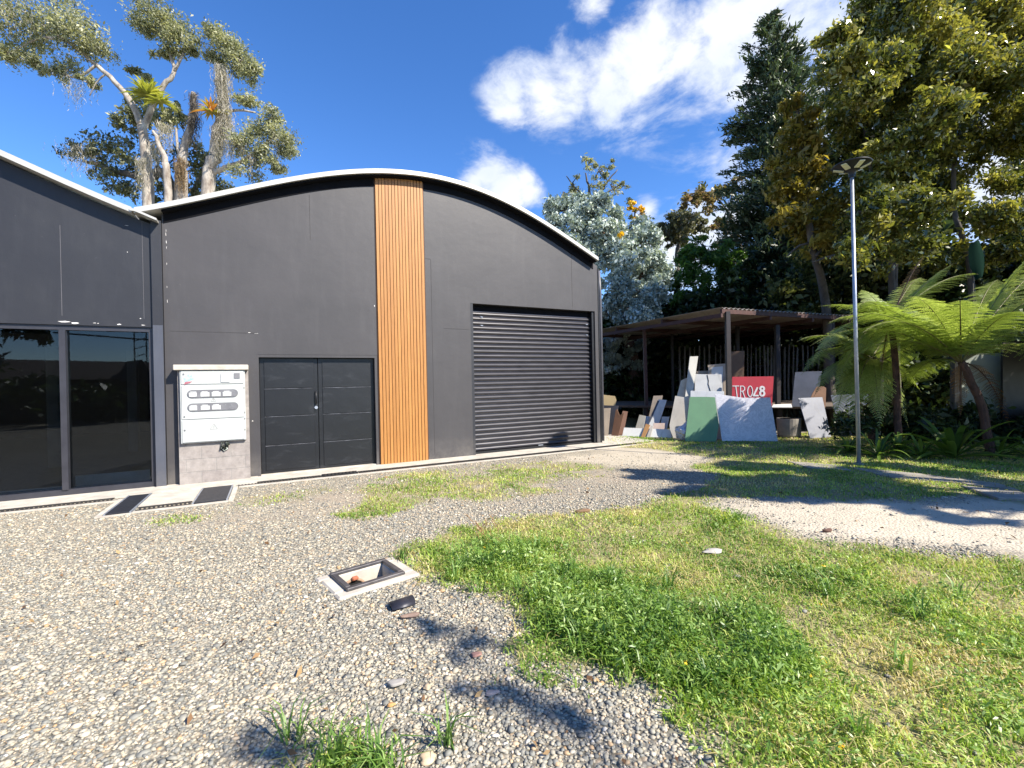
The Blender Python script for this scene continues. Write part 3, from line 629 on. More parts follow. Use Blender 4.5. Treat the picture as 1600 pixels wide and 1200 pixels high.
q.prism(ring, -by_*.004); q.build('pipe_mouth', simple('pipe_black', (.004, .004, .004), None, .9), db)
q = MB()
a_ = np.linspace(0, math.pi, 14); q.tube([bq(-.06+.11*math.cos(x), ih-.004, -.17+.11*math.sin(x)) for x in a_], .012, 6); q.build('pipe_rim', simple('clay_pipe', (.3, .2, .13), None, .8), db, True)
q = MB(); bbox(q, -.075, -.025, ih-.04, ih-.004, -.06, -.03); q.build('brick_chip', simple('brick_red', (.38, .12, .06), None, .9), db, bevel=.008)

# rocks lying on the gravel
def rock(name, px, py, r, flat, mat, label, ax=1.5, cat='stone', rz=.3):
    bm = bmesh.new(); bmesh.ops.create_icosphere(bm, subdivisions=3, radius=1)
    for v in bm.verts:
        n_ = Vector(v.co); f_ = 1+.18*math.sin(n_.x*3.1+px)+.14*math.sin(n_.y*4.3+py)+.08*math.sin(n_.z*7+px); v.co = Vector((n_.x*ax*r*f_, n_.y*r*f_, n_.z*r*flat*f_))
    me = bpy.data.meshes.new(name); bm.to_mesh(me); bm.free(); me.polygons.foreach_set('use_smooth', [True]*len(me.polygons))
    o = link(name, me, mat); p = G(px, py); o.location = (p[0], p[1], r*flat*.5); o.rotation_euler = (0, 0, rz)
    return tag(o, label, cat)
gs = simple('grey_stone', (.32, .3, .27), (.2, .19, .18), .8, 8); ts = simple('tan_stone', (.42, .33, .22), (.3, .22, .15), .8, 8)
rock('stone', 640, 963, .034, .35, simple('brown_stone', (.3, .2, .15), (.2, .14, .1), .8, 8), 'flat brown stone just below the dark folded steel scrap')
rock('stone', 620, 1068, .026, .45, gs, 'large grey pebble left of the tan one in the lower gravel')
rock('stone', 667, 1076, .02, .6, ts, 'upright tan pebble beside the large grey pebble', 1.0)
rock('stone', 612, 1102, .014, .5, simple('orange_stone', (.5, .27, .1), (.36, .2, .08), .8, 8), 'small orange pebble under the large grey pebble')
rock('stone', 770, 1083, .022, .35, simple('pinkish_stone', (.45, .36, .31), (.36, .28, .24), .8, 8), 'flat pinkish stone by the shadow in the gravel')
rock('stone', 668, 1187, .026, .5, simple('cream_stone', (.55, .42, .27), (.4, .3, .2), .8, 8), 'cream stone at the bottom edge of the gravel')
rock('stone', 745, 1023, .02, .35, simple('reddish_stone', (.3, .16, .13), (.2, .12, .1), .8, 8), 'reddish stone in the gravel near the weeds')
rock('stone', 910, 800, .05, .5, simple('rust_stone', (.2, .11, .06), (.1, .07, .04), .9, 8), 'brown clod at the far edge of the lawn')
rock('stone', 1113, 862, .055, .22, simple('white_stone', (.42, .40, .36), (.3, .28, .25), .9, 8), 'pale flat stone half sunk in the lawn', 1.8)
rock('stone', 1293, 830, .03, .6, simple('dark_clod', (.12, .06, .04), (.07, .04, .03), .9, 8), 'dark clod between the lawn and the sandy path')
q = MB(); g0 = G(628, 944); X1 = np.array([math.cos(.5), math.sin(.5), 0])
pr = []
for k in range(9):
    a_ = math.pi*k/8; pr.append((math.cos(a_)*.06, math.sin(a_)*.035+.004))
Y1 = np.array([-X1[1], X1[0], 0])
q.add([g0+X1*(.08*s)+Y1*a-0*Z+Z*z*(1.0 if s > 0 else .55) for s in (-1, 1) for a, z in pr]+[g0+X1*(.08*s)+Y1*a*.85+Z*(z*.8-.002)*(1.0 if s > 0 else .5) for s in (-1, 1) for a, z in pr],
      [(i, i+1, i+10, i+9) for i in range(8)]+[(18+i, 27+i, 28+i, 19+i) for i in range(8)]+[(9+i, 10+i, 28+i, 27+i) for i in range(8)]+[(i, 18+i, 19+i, i+1) for i in range(8)])
tag(q.build('curved_steel_scrap', simple('dark_scrap', (.035, .035, .045), None, .45, 12, .3), None, True), 'curved dark metal scrap lying below the open drain box', 'scrap metal')

# ------------------------------------------------------------ path slabs
for i, (pts, lb) in enumerate([([(1325, 731), (1440, 742), (1500, 756), (1395, 748)], 'grey paving slab nearest the lamp post foot'), ([(1445, 743), (1560, 757), (1595, 768), (1510, 758)], 'long grey paving slab in the middle of the shaded path'), ([(1500, 760), (1592, 770), (1640, 782), (1560, 780)], 'cracked paving slab at the right end of the shaded path'), ([(1230, 722), (1310, 728), (1330, 736), (1262, 732)], 'half buried paving slab left of the lamp post')]):
    q = MB(); q.prism([G(*p, .0)-Z*.02 for p in pts], Z*.04); tag(q.build('paving_slab', M['concgrey'], None, bevel=.006), lb, 'paving slab', 'paving slabs of the shaded path')

# ------------------------------------------------------------ lamp post
lb_ = G(1342, 725); lt = at(1331, 275, lb_[1]); 
lp = empty('solar_street_lamp', lb_, 'tall galvanised lamp post with a dark round solar head of radial light panels', 'street lamp')
q = MB(); q.tube([lb_-Z*.05, lt], [.031, .026], 16); q.build('pole', M['galv'], lp, True)
q = MB(); q.tube([lb_, lb_+Z*.012], .085, 16); q.build('base_plate', M['galv'], lp)
hc = lt+Z*.10; q = MB(); rr_ = [(.05, -.09), (.055, -.03), (.10, .0), (.27, .068), (.285, .08), (.275, .092), (.1, .115), (.0, .12)]
vs = []; n = 32
for r, z in rr_: vs += [hc+np.array([r*math.cos(k*2*math.pi/n), r*math.sin(k*2*math.pi/n), z]) for k in range(n)]
q.add(vs, [(i*n+k, i*n+(k+1) % n, (i+1)*n+(k+1) % n, (i+1)*n+k) for i in range(len(rr_)-1) for k in range(n)]); q.add([vs[k] for k in range(n)], [tuple(range(n))])
hd = q.build('lamp_head', M['black'], lp, True)
pm = simple('led_panel', (.62, .62, .42), (.55, .54, .36), .3, 10)
for k in range(6):
    a_ = k*math.pi/3+math.radians(-92); dr = np.array([math.cos(a_), math.sin(a_), 0.]); sl_ = dr+Z*.375; sl_ /= np.linalg.norm(sl_); tt = np.array([-dr[1], dr[0], 0]); q = MB()
    q.box(hc+dr*.185+Z*.022, .155, .08, .014, sl_, tt); q.build('light_panel', pm, hd, bevel=.002)
q = MB(); q.tube([lt-Z*.02, hc-Z*.08], .046, 14); q.build('collar', M['black'], lp)

# ------------------------------------------------------------ carport
cp = empty('open_carport', G(1140, 680), 'low open shed with rusty steel posts and a corrugated sheet roof', 'carport')
cA = at(1128, 481, 11.8); cL = at(905, 521, 17.6); cR = cA+(D*8.0)+Z*.12; cLR = cL+D*9.5+Z*.12
nn = 90; q = MB(); vs = []
for i in range(nn+1):
    f_ = i/nn; z_ = .022*math.cos(i*math.pi); a_ = cA+(cR-cA)*f_+Z*z_; b_ = cL+(cLR-cL)*f_+Z*z_; vs += [a_, b_, a_-Z*.006, b_-Z*.006]
fs = []
for i in range(nn):
    k = i*4; fs += [(k, k+4, k+5, k+1), (k+2, k+3, k+7, k+6), (k, k+2, k+6, k+4), (k+1, k+5, k+7, k+3)]
fs += [(0, 1, 3, 2), (nn*4, nn*4+2, nn*4+3, nn*4+1)]
q.add(vs, fs); q.build('sheet_roof', simple('zinc_sheet', (.34, .30, .26), (.22, .19, .16), .6, 3, .2, .1, 30, (1, 6, 1)), cp)
q = MB()
def beam(m, a, b, w_=.06, h_=.12):
    a = np.array(a); b = np.array(b); t_ = (b-a)/np.linalg.norm(b-a); s_ = np.cross(t_, Z); s_ /= np.linalg.norm(s_); u_ = np.cross(s_, t_)
    m.prism([a-s_*w_/2-u_*h_, a+s_*w_/2-u_*h_, a+s_*w_/2, a-s_*w_/2], b-a)
off = -Z*.03
for f_ in (0.004, .33, .66, .985): beam(q, cA+(cL-cA)*f_+off, cR+(cLR-cR)*f_+off, .06, .11)
q.build('purlin', M['rust'], cp)
q = MB()
for f_ in (.0, .25, .5, .75, 1.): beam(q, cA+(cR-cA)*f_+off-Z*.112, cL+(cLR-cL)*f_+off-Z*.112, .07, .1)
q.build('rafter', M['rust'], cp)
def post(px0, py0, px1, y, w_, mat):
    a_ = at(px0, py0, y); b_ = gy(px1, y); q = MB(); q.prism([b_+np.array([sx*w_/2, sy*w_/2, 0]) for sx, sy in ((-1, -1), (1, -1), (1, 1), (-1, 1))], a_-b_); q.build('post', mat, cp)
post(1136.5, 487, 1140, 11.85, .105, M['rust2']); post(1006.5, 512, 1011, 14.8, .095, M['rust']); post(1152, 508, 1154, 15.6, .1, M['rust2']); post(1214, 508, 1216, 13.6, .11, M['rust2']); post(1050, 520, 1052, 17.2, .08, M['rust2']); post(1300, 500, 1302, 14.5, .1, M['rust2']); post(1375, 500, 1376, 13.5, .11, M['rust2'])
# raised deck below
dk_ = empty('timber_deck', gy(1200, 13), 'low raised timber deck under the shed behind the leaning boards', 'deck')
q = MB(); z_ = .62
d0, d1, d2, d3 = gy(955, 15.2, z_), gy(1360, 11.9, z_), gy(1370, 15.5, z_), gy(965, 18.2, z_)
q.prism([d0, d1, d2, d3], Z*.07); q.build('deck_boards', M['deckwood'], dk_)
q = MB()
for f_ in np.linspace(.02, .98, 8):
    p_ = d0+(d1-d0)*f_; q.prism([p_*[1, 1, 0]+np.array([sx, sy+.06, 0]) for sx, sy in ((0, 0), (.1, 0), (.1, .1), (0, .1))], Z*z_)
q.build('leg', M['rust2'], dk_)

# ------------------------------------------------------------ pole fence
fe = empty('pole_fence', gy(1190, 17.2), 'dark fence of thin bleached upright poles behind the shed', 'fence')
pxs = [1061.5, 1070, 1078, 1085, 1093, 1100.5, 1108, 1118, 1126, 1133, 1147, 1160, 1168, 1174, 1181, 1187.5, 1194, 1199.5, 1205.5, 1210, 1218, 1226, 1233, 1240, 1246, 1254, 1262, 1270, 1280, 1290, 1302, 1315, 1330]
for i, px in enumerate(pxs):
    y = 17.2-(px-1060)*.006; b_ = gy(px+random.uniform(-1, 1)*1.2, y); a_ = at(px, 541+random.uniform(-3, 3), y); mid_ = (a_+b_)/2+np.array([random.uniform(-.03, .03), 0, 0])
    r_ = random.uniform(.022, .04); q = MB(); q.tube([b_, mid_, a_], [r_*1.1, r_, r_*.85], 7); q.build('pole', M['picket'], fe, True)
q = MB()
for z_ in (.6, 1.9): q.tube([gy(1055, 17.3, z_), gy(1340, 15.7, z_)], .03, 6)
q.build('rail', M['rust2'], fe)

# ------------------------------------------------------------ leaning boards
def boardmat(name, c, c2=None, rough=.75, sc_=3):
    m, t, b, o = newmat(name); c2 = c2 or tuple(x*.75 for x in c)
    a = ramp(t, noise(t, ocoord(t), sc_, 6, .6), [(.3, c2), (.7, c)])
    st = ramp(t, noise(t, ocoord(t, (1, 1, .45)), 5.5, 8, .72, .8), [(.55, (0, 0, 0)), (.72, (.55, .55, .55))])
    a = mixc(t, st, a, tuple(x*.45+.03*k for x, k in zip(c, (1.2, 1., .8))))
    t.links.new(a, b.inputs['Base Color']); b.inputs['Roughness'].default_value = rough; bump(t, b, noise(t, ocoord(t), 30, 6, .7), .3, .006); return m
def board(name, label, cat, b0, b1, pts, mat, lean=14, thick=.02, z0=0., extra=None, bev=.002):
    P1 = gy(b0[0], b0[1], z0); P2 = gy(b1[0], b1[1], z0); t_ = (P2-P1)/np.linalg.norm(P2-P1); back = np.cross(Z, t_)
    if back[1] < 0: back = -back
    lw = math.radians(lean); up_ = Z*math.cos(lw)+back*math.sin(lw); nr = np.cross(t_, up_); nr = nr if nr[1] > 0 else -nr
    def on(px, py, o=0):
        d = R_*(px-800)+UP*(600-py)+FW*FPX; return OC+d*(((P1-OC)@nr)/(d@nr))-nr*o
    poly = [P1, P2]+[on(*p) for p in pts]; m = MB(); m.prism(poly, nr*thick)
    if extra is None: return tag(m.build(name, mat, None, bevel=bev), label, cat), on, nr
    root = empty(name, (P1+P2)/2, label, cat); m.build('panel', mat, root, bevel=bev)
    return root, on, nr
green = boardmat('green_paint', (.085, .20, .105), (.07, .165, .09), .6)
cream = boardmat('cream_laminate', (.46, .43, .38), (.38, .35, .31)); tan = boardmat('chipboard_tan', (.38, .31, .24), (.28, .23, .18)); whiteb = boardmat('white_laminate', (.60, .60, .58), (.5, .5, .49))
greyb = boardmat('grey_laminate', (.23, .24, .28), (.17, .18, .22), .5); brownb = boardmat('brown_ply', (.2, .10, .055), (.12, .06, .035)); orangeb = boardmat('orange_ply', (.42, .22, .08), (.32, .17, .07))
darkg = boardmat('dark_grey_laminate', (.07, .07, .085), (.05, .05, .06), .5); ochre = boardmat('ochre_ply', (.42, .32, .17), (.34, .26, .14))
marble, t_m, b_m, o_m = newmat('marbled_grey_board')
v_ = ocoord(t_m, (1, 1, 1.2), (.2, .5, 0)); f_ = noise(t_m, v_, 3.2, 8, .7, 2.2)
t_m.links.new(ramp(t_m, f_, [(.3, (.60, .58, .60)), (.47, (.52, .51, .55)), (.5, (.38, .37, .41)), (.53, (.54, .53, .56)), (.8, (.64, .62, .64))]), b_m.inputs['Base Color']); b_m.inputs['Roughness'].default_value = .35
board('panel_board', 'green painted board with a chipped white top edge', 'board', (1070, 11.05), (1119, 10.95), [(1123.4, 663), (1117, 620.6), (1105, 620), (1077.7, 620)], green, 14)
board('panel_board', 'large white and grey marbled board leaning right of the green board', 'board', (1128.4, 11.0), (1215.5, 10.75), [(1203.5, 621), (1160, 621.5), (1117, 615)], marble, 15)
# red sign with lettering
sg, on, nr = board('red_sign', 'red sign board lettered TRO48 in pale strokes behind the marbled board', 'sign', (1143, 11.75), (1203, 11.5), [(1209, 588), (1144, 588.8)], boardmat('sign_red', (.42, .028, .04), (.36, .022, .035), .5), 12, .03, extra=1)
def stroke(pts, w_, m):
    P = [on(*p, .004) for p in pts]
    for a_, b_ in zip(P[:-1], P[1:]):
        t_ = (b_-a_)/np.linalg.norm(b_-a_); s_ = np.cross(t_, nr); s_ /= np.linalg.norm(s_); e = t_*w_*.35
        m.prism([a_-e-s_*w_/2, b_+e-s_*w_/2, b_+e+s_*w_/2, a_-e+s_*w_/2], -nr*.003*(1+.02*len(m.f) % 1))
lm = simple('letter_white', (.62, .6, .6), (.5, .49, .5), .6, 20)
def oval(cx, cy, rx, ry, n=14): return [(cx+rx*math.cos(2*math.pi*k/n), cy+ry*math.sin(2*math.pi*k/n)) for k in range(n+1)]
for nm, ws, paths in [('letter_T', .022, [[(1144.8, 603.2), (1154.5, 603.2)], [(1149.8, 604), (1151.8, 620)]]), ('letter_R', .022, [[(1157, 621), (1157, 603.3), (1161, 603.3), (1163.4, 605.5), (1163.4, 609), (1161, 611.3), (1157.8, 611.4)], [(1160.5, 612), (1163.8, 621)]]),
                      ('letter_O', .022, [[(1172+3.8*math.cos(2*math.pi*k/16), 611.5+8.3*math.sin(2*math.pi*k/16)) for k in range(17)]]), ('digit_4', .04, [[(1183.3, 606), (1177.3, 618.2), (1184.5, 618.2)]]),
                      ('digit_8', .045, [oval(1190.8, 607.3, 2.9, 2.9), oval(1190.8, 614.8, 3.3, 3.7)])]:
    m = MB()
    for p in paths: stroke(p, ws, m)
    m.build(nm, lm, sg)
board('tall_brown_board', 'tall brown board standing behind the red sign', 'board', (1143, 12.6), (1160, 12.5), [(1162.5, 575), (1163.5, 548), (1142, 549.5)], boardmat('warm_brown_ply', (.17, .10, .055), (.11, .065, .04)), 6)
board('panel_board', 'large beige board with a rounded lower corner left of the green board', 'board', (1052, 11.75), (1074, 11.65), [(1077, 618), (1068, 620.5), (1055, 618.5), (1046, 664), (1047, 672)], cream, 14)
board('panel_board', 'beige board with a stepped top behind the rounded beige board', 'board', (1056, 12.3), (1080, 12.2), [(1083, 590), (1071.6, 591), (1064, 594.5), (1057, 622)], boardmat('warm_cream', (.5, .46, .38), (.4, .37, .31)), 12)
board('long_plank', 'tallest narrow pale plank leaning to the right above the board pile', 'plank', (1063, 12.1), (1073, 12.1), [(1091, 556.6), (1078, 557)], boardmat('grey_plank', (.47, .46, .42), (.4, .39, .35)), 10)
r, on, nr = board('cracked_white_board', 'white board with a black zigzag crack in the pile behind the green board', 'board', (1084, 12.2), (1129, 12.0), [(1127.6, 585), (1108, 585), (1086, 584.5)], whiteb, 10, extra=1)
m = MB(); stroke([(1105, 586), (1107, 595), (1106.5, 600), (1110, 611)], .016, m); m.build('crack', M['soffit'], r)
board('panel_board', 'low white board between the cracked board and the green board', 'board', (1078, 11.6), (1131, 11.4), [(1131.5, 611.5), (1079, 610.5)], boardmat('blue_white_laminate', (.52, .54, .55), (.45, .46, .48)), 12)
r, on, nr = board('wood_framed_panel', 'white panel in a thick light wood frame against the near shed post', 'board', (1106, 12.4), (1135, 12.3), [(1133.5, 568), (1107, 570.5)], whiteb, 8, extra=1)
m = MB(); 
for a_, b_ in (((1107.5, 572), (1134, 570)), ((1109.5, 572), (1109.5, 640)), ((1131.5, 571), (1133, 640))): stroke([a_, b_], .07, m)
m.build('wood_frame', tan, r)
board('panel_board', 'brown edged board just showing behind the cracked white board', 'board', (1086, 12.6), (1110, 12.5), [(1108.5, 579), (1088, 580)], tan, 9)
# left cluster
board('panel_board', 'dark grey board beside the warehouse corner', 'board', (938, 12.9), (960, 12.7), [(966, 634), (940, 633)], darkg, 12)
board('panel_board', 'ochre board standing behind the dark grey board at the corner', 'board', (936, 13.3), (958, 13.2), [(963, 625), (961, 619), (940, 616.5)], ochre, 10)
board('board_offcut', 'small tan offcut resting on the dark grey board', 'board', (941, 12.55), (950, 12.5), [(954, 637.5), (941, 638)], tan, 12)
board('board_offcut', 'light brown offcut leaning right of the dark grey board', 'board', (955, 12.5), (966, 12.4), [(975, 645), (968, 649), (964, 639), (962, 641)], brownb, 14)
board('board_offcut', 'dark brown offcut beside the light brown one', 'board', (965, 12.7), (974, 12.7), [(981, 643), (973, 642)], boardmat('darker_ply', (.13, .06, .035), None), 16)
board('board_offcut', 'tan offcut standing tallest in the low pile beside the thin red post', 'board', (1008, 13.2), (1023, 13.1), [(1035.5, 618), (1021, 618.5)], tan, 14)
r, on, nr = board('striped_board', 'white board with a dark lengthwise stripe in the low pile', 'board', (1008, 12.7), (1024, 12.6), [(1042, 625), (1029, 624)], whiteb, 18, extra=1)
m = MB(); stroke([(1028.5, 627), (1015, 658)], .05, m); m.build('stripe', darkg, r)
board('board_offcut', 'grey beige offcut at the left end of the low pile', 'board', (990, 12.8), (1004, 12.7), [(1009, 650), (999, 648)], boardmat('grey_beige', (.36, .34, .29), None), 20)
board('board_offcut', 'small white offcut left of the striped board', 'board', (1003, 12.9), (1014, 12.8), [(1018, 651), (1007, 650)], whiteb, 20)
board('board_offcut', 'white offcut leaning right of the striped board', 'board', (1030, 12.6), (1040, 12.5), [(1046, 651), (1034, 651)], whiteb, 22)
board('board_offcut', 'small pinkish board with a green edge in the low pile', 'board', (1020, 12.4), (1037, 12.35), [(1039, 661), (1021, 661)], boardmat('pink_beige', (.42, .33, .29), None), 18)
board('long_plank', 'long white plank lying on the grass along the low pile', 'plank', (972, 12.35), (1050, 11.85), [(1048, 671), (1010, 669.5), (975, 668)], whiteb, 25)
board('long_plank', 'orange plank propped against the low pile', 'plank', (1001.5, 12.1), (1007, 12.05), [(1016, 664), (1009, 662)], orangeb, 30)
board('long_plank', 'cream plank propped right beside the orange one', 'plank', (1010, 12.05), (1016, 12.0), [(1021, 665.5), (1017, 665)], cream, 30)
# right cluster
board('panel_board', 'tall grey board standing on the deck at the right', 'board', (1237, 12.5), (1277, 12.2), [(1284, 580), (1262, 580.5), (1242.4, 581.7)], boardmat('dusty_grey', (.2, .21, .25), (.14, .15, .18)), 12, .02, .69)
board('panel_board', 'grey board leaning on the deck edge over the dark gap', 'board', (1266, 11.15), (1299, 11.25), [(1285, 620.5), (1247.4, 622)], greyb, 16)
board('board_offcut', 'brown offcut in front of the tall grey board', 'board', (1259, 11.95), (1290, 11.9), [(1291, 606), (1286, 603.5), (1276, 604), (1270, 614)], brownb, 12, .02, .69)
board('panel_board', 'grey board half hidden by fern fronds left of the lamp post', 'board', (1314, 11.6), (1350, 11.4), [(1340, 615.5), (1298, 617.5)], greyb, 14)
board('panel_board', 'light grey board just right of the lamp post behind the ferns', 'board', (1350, 11.4), (1378, 11.2), [(1367, 616), (1344, 615.5)], boardmat('light_grey_board', (.34, .35, .38), None), 14)
board('flat_white_sheet', 'bright white sheet lying flat on the deck by the red sign', 'board', (1206, 12.3), (1238, 12.1), [(1236, 631), (1208, 632)], whiteb, 75, .015, .70)
# drum and sack
dr_ = empty('concrete_drum', gy(1233, 11.6), 'grey concrete drum standing in the shade beside the marbled board', 'drum')
b_ = gy(1233, 11.6); q = MB(); q.tube([b_, b_+Z*.05, b_+Z*.46, b_+Z*.46, b_+Z*.35], [.24, .26, .27, .23, .22], 24, True); q.build('body', M['concgrey'], dr_, False)
bm = bmesh.new(); bmesh.ops.create_icosphere(bm, subdivisions=5, radius=1)
for v in bm.verts:
    c = v.co; a_ = math.atan2(c.y, c.x)
    k = 1+.10*math.sin(5*a_+3*c.z)+.07*math.sin(9*a_-6*c.z+1)+.05*math.sin(14*c.z+4*a_)
    tp = 1-.35*max(0, c.z)+.12*math.sin(c.z*4)
    v.co = Vector((c.x*.24*k*tp+.02*c.z, c.y*.2*k*tp, c.z*.23+.03*math.sin(6*c.x+2)*max(c.z, 0)+.05*max(0, c.x*c.z)))
me = bpy.data.meshes.new('white_sack'); bm.to_mesh(me); bm.free(); me.polygons.foreach_set('use_smooth', [True]*len(me.polygons))
sk = link('white_sack', me, M['bag']); sk.location = Vector(gy(1073, 11.35)+Z*.2); tag(sk, 'crumpled white sack on the grass in front of the green board', 'sack')

# ------------------------------------------------------------ foliage
def unit(v): return v/(np.linalg.norm(v, axis=-1, keepdims=True)+1e-9)
def leafcloud(C, size, wl=.5, up=.5, droop=0., fold=.25, szvar=.35, rbias=None, axis=None):
    """one folded four-sided leaf per centre"""
    n = len(C); nrm = rs.randn(n, 3); nrm[:, 2] = np.abs(nrm[:, 2])*(.6+up); nrm = unit(nrm)
    if axis is None:
        a = rs.randn(n, 3); a[:, 2] -= droop
    else: a = axis+rs.randn(n, 3)*.35
    a = unit(a-nrm*(a*nrm).sum(1, keepdims=True)); b = np.cross(nrm, a)
    s = (size*np.exp(rs.randn(n)*szvar))[:, None]
    base = C-a*s*.5; tip = C+a*s*.5-nrm*s*.12; l = C+b*s*wl*.5+nrm*s*fold*.3-a*s*.05; r = C-b*s*wl*.5+nrm*s*fold*.3-a*s*.05
    V = np.stack([base, l, tip, r], 1).reshape(-1, 3); F_ = (np.arange(n)*4)[:, None]+np.arange(4)[None]
    rn = rs.rand(n) if rbias is None else np.clip(rbias+rs.randn(n)*.17, 0, 1)
    return V, F_, np.repeat(rn, 4)
def merge(parts):
    k = 0; V = []; F_ = []; A = []
    for v, f, a in parts: V.append(v); F_.append(f+k); A.append(a); k += len(v)
    return np.concatenate(V), np.concatenate(F_), np.concatenate(A)
def clump(c, rad, nsub, nleaf, sub=.33, flat=.8, hollow=.5):
    """leaf centres gathered in nsub tufts spread through an ellipsoid"""
    c = np.array(c); d = unit(rs.randn(nsub, 3)); r = (hollow+(1-hollow)*rs.rand(nsub, 1))**.8
    sc3 = np.array([rad, rad, rad*flat]) if np.isscalar(rad) else np.array(rad)
    S = c+d*r*sc3*(.75+.35*rs.rand(nsub, 1)); w = np.exp(rs.randn(nsub)*.4); cnt = np.maximum((w/w.sum()*nleaf).astype(int), 1)
    idx = np.repeat(np.arange(nsub), cnt); P = S[idx]+rs.randn(len(idx), 3)*sc3*sub*(.5+.6*rs.rand(nsub)[idx][:, None])*.62
    tone = np.clip(rs.rand(nsub)*.6+.2, 0, 1)[idx]
    return P, tone, S
def crown(tree, specs, size, mat, name='crown', **kw):
    parts = []; subs = []
    for (c, rad, nsub, nl) in specs:
        P, tone, S = clump(c, rad, nsub, nl, kw.get('sub', .33), kw.get('flat', .8), kw.get('hollow', .5)); subs.append((np.array(c), S))
        P[:, 2] = np.maximum(P[:, 2], .03)
        parts.append(leafcloud(P, size, kw.get('wl', .5), kw.get('up', .5), kw.get('droop', 0.), rbias=tone))
    V, F_, A = merge(parts); fastmesh(name, V, F_, dict(rnd=A), mat, tree); return subs
def limb(m, pts, r0, r1, n=8):
    pts = [np.array(p) for p in pts]; P = []
    for i in range(len(pts)-1):           # smooth and roughen the line
        for k in range(4):
            t = k/4; p0 = pts[max(i-1, 0)]; p1 = pts[i]; p2 = pts[i+1]; p3 = pts[min(i+2, len(pts)-1)]
            P.append(.5*((2*p1)+(-p0+p2)*t+(2*p0-5*p1+4*p2-p3)*t*t+(-p0+3*p1-3*p2+p3)*t**3))
    P.append(pts[-1]); L_ = len(P); m.tube([p+rs.randn(3)*r0*.12*(0 < i < L_-1) for i, p in enumerate(P)], [r0+(r1-r0)*i/(L_-1) for i in range(L_)], n); return P
def twigs(m, subs, r, k=6, trunkpts=None):
    for c, S in subs:
        for s_ in S[:k]: 
            mid_ = (c+s_)/2+rs.randn(3)*.1*np.linalg.norm(c-s_); m.tube([c, mid_, s_], [r, r*.6, r*.25], 4, False)
def px_clumps(lst, ppm, nl):
    """(px, py, depth, radius px, leaves factor)"""
    out = []
    for (px, py, y, rp, k) in lst:
        c = at(px, py, y); rad = rp*y/FPX; out.append((c, rad, max(int(12*k), 4), int(nl*k)))
    return out
def moss(m_list, px, py, y, wpx, lpx, n, size=.05):
    """hanging strands"""
    a = at(px, py, y); w_ = wpx*y/FPX; l_ = lpx*y/FPX; C = []; ax = []
    for i in range(n):
        o = rs.randn(3)*np.array([w_, w_, w_*.4])*.5; ln = l_*rs.uniform(.15, 1)**1.3; k = max(int(ln/.09), 2)
        for j in range(k): C.append(a+o+np.array([rs.randn()*.02, rs.randn()*.02, -ln*j/k])); ax.append([0, 0, -1])
    C = np.array(C); m_list.append(leafcloud(C, .15, .10, 0, axis=np.array(ax), szvar=.3))

# ---- tall pale trees behind the building (left)
YT = 19.5
t = empty('tall_gum_tree', gy(232, YT), 'tall pale barked tree with a long limb reaching the top left corner', 'tree')
m = MB(); tr1 = limb(m, [gy(236, YT), at(233, 330, YT), at(229, 270, YT), at(224, 210, YT), at(221, 190, YT)], .24, .16, 10)
limb(m, [at(221, 195, YT), at(205, 160, YT), at(180, 128, YT), at(140, 92, YT), at(100, 62, YT-.5), at(65, 38, YT-.5)], .14, .035, 8)
limb(m, [at(100, 62, YT-.5), at(60, 60, YT), at(15, 85, YT)], .07, .02, 6); limb(m, [at(150, 102, YT), at(120, 120, YT), at(80, 110, YT), at(30, 90, YT)], .06, .02, 6)
limb(m, [at(224, 200, YT), at(236, 172, YT), at(256, 135, YT), at(272, 112, YT), at(266, 85, YT), at(255, 60, YT)], .14, .04, 7); limb(m, [at(272, 112, YT), at(284, 88, YT), at(290, 65, YT)], .07, .03, 6)
limb(m, [at(165, 115, YT), at(150, 130, YT), at(140, 150, YT)], .04, .015, 5)
S = crown(t, px_clumps([(40, 20, YT, 42, 1.3), (85, 25, YT, 48, 1.5), (120, 45, YT-.6, 40, 1.4), (148, 75, YT, 27, 1), (15, 45, YT, 30, .8), (70, 62, YT+.5, 32, .8), (12, 82, YT, 22, .9), (45, 92, YT, 22, .6), (105, 110, YT, 24, .7), (135, 128, YT, 16, .4), (78, 112, YT, 14, .3),
   (240, 25, YT, 32, 1.2), (262, 42, YT, 34, 1.3), (285, 60, YT, 26, 1.1), (225, 48, YT, 20, .7), (268, 80, YT, 18, .5), (300, 72, YT, 16, .5), (245, 85, YT, 14, .3)], 0, 1650), .105, L['gum'], wl=.42, sub=.5, hollow=.3)
twigs(m, S, .03, 5); m.build('trunk', M['palebark'], t, True)
ml = []; moss(ml, 120, 128, YT, 22, 45, 70); moss(ml, 60, 40, YT, 50, 30, 120); moss(ml, 222, 250, YT-.2, 9, 70, 90); V, F_, A = merge(ml); fastmesh('hanging_moss', V, F_, dict(rnd=A), L['moss'], t)
def bromeliad(name, px, py, y, r, n, mat, label, upb=.5):
    c = at(px, py, y); V = []; F_ = []; A = []
    for i in range(n):
        a_ = rs.uniform(0, 2*math.pi); e = rs.uniform(.0, 1.25); d = np.array([math.cos(a_)*math.cos(e), math.sin(a_)*math.cos(e), math.sin(e)*upb*2]); d = unit(d); ln = r*rs.uniform(.6, 1.1); s_ = unit(np.cross(d, Z)); rn = rs.rand(); k0 = len(V)
        for k in range(6):
            t_ = k/5; p = c+d*ln*t_-Z*ln*.35*t_**2.5; w_ = r*.07*(1-t_**2)+.004; V += [p-s_*w_, p+s_*w_]; A += [rn, rn]
        F_ += [(k0+2*k, k0+2*k+1, k0+2*k+3, k0+2*k+2) for k in range(5)]
    return tag(fastmesh(name, np.array(V), np.array(F_), dict(rnd=np.array(A)), mat), label, 'bromeliad')
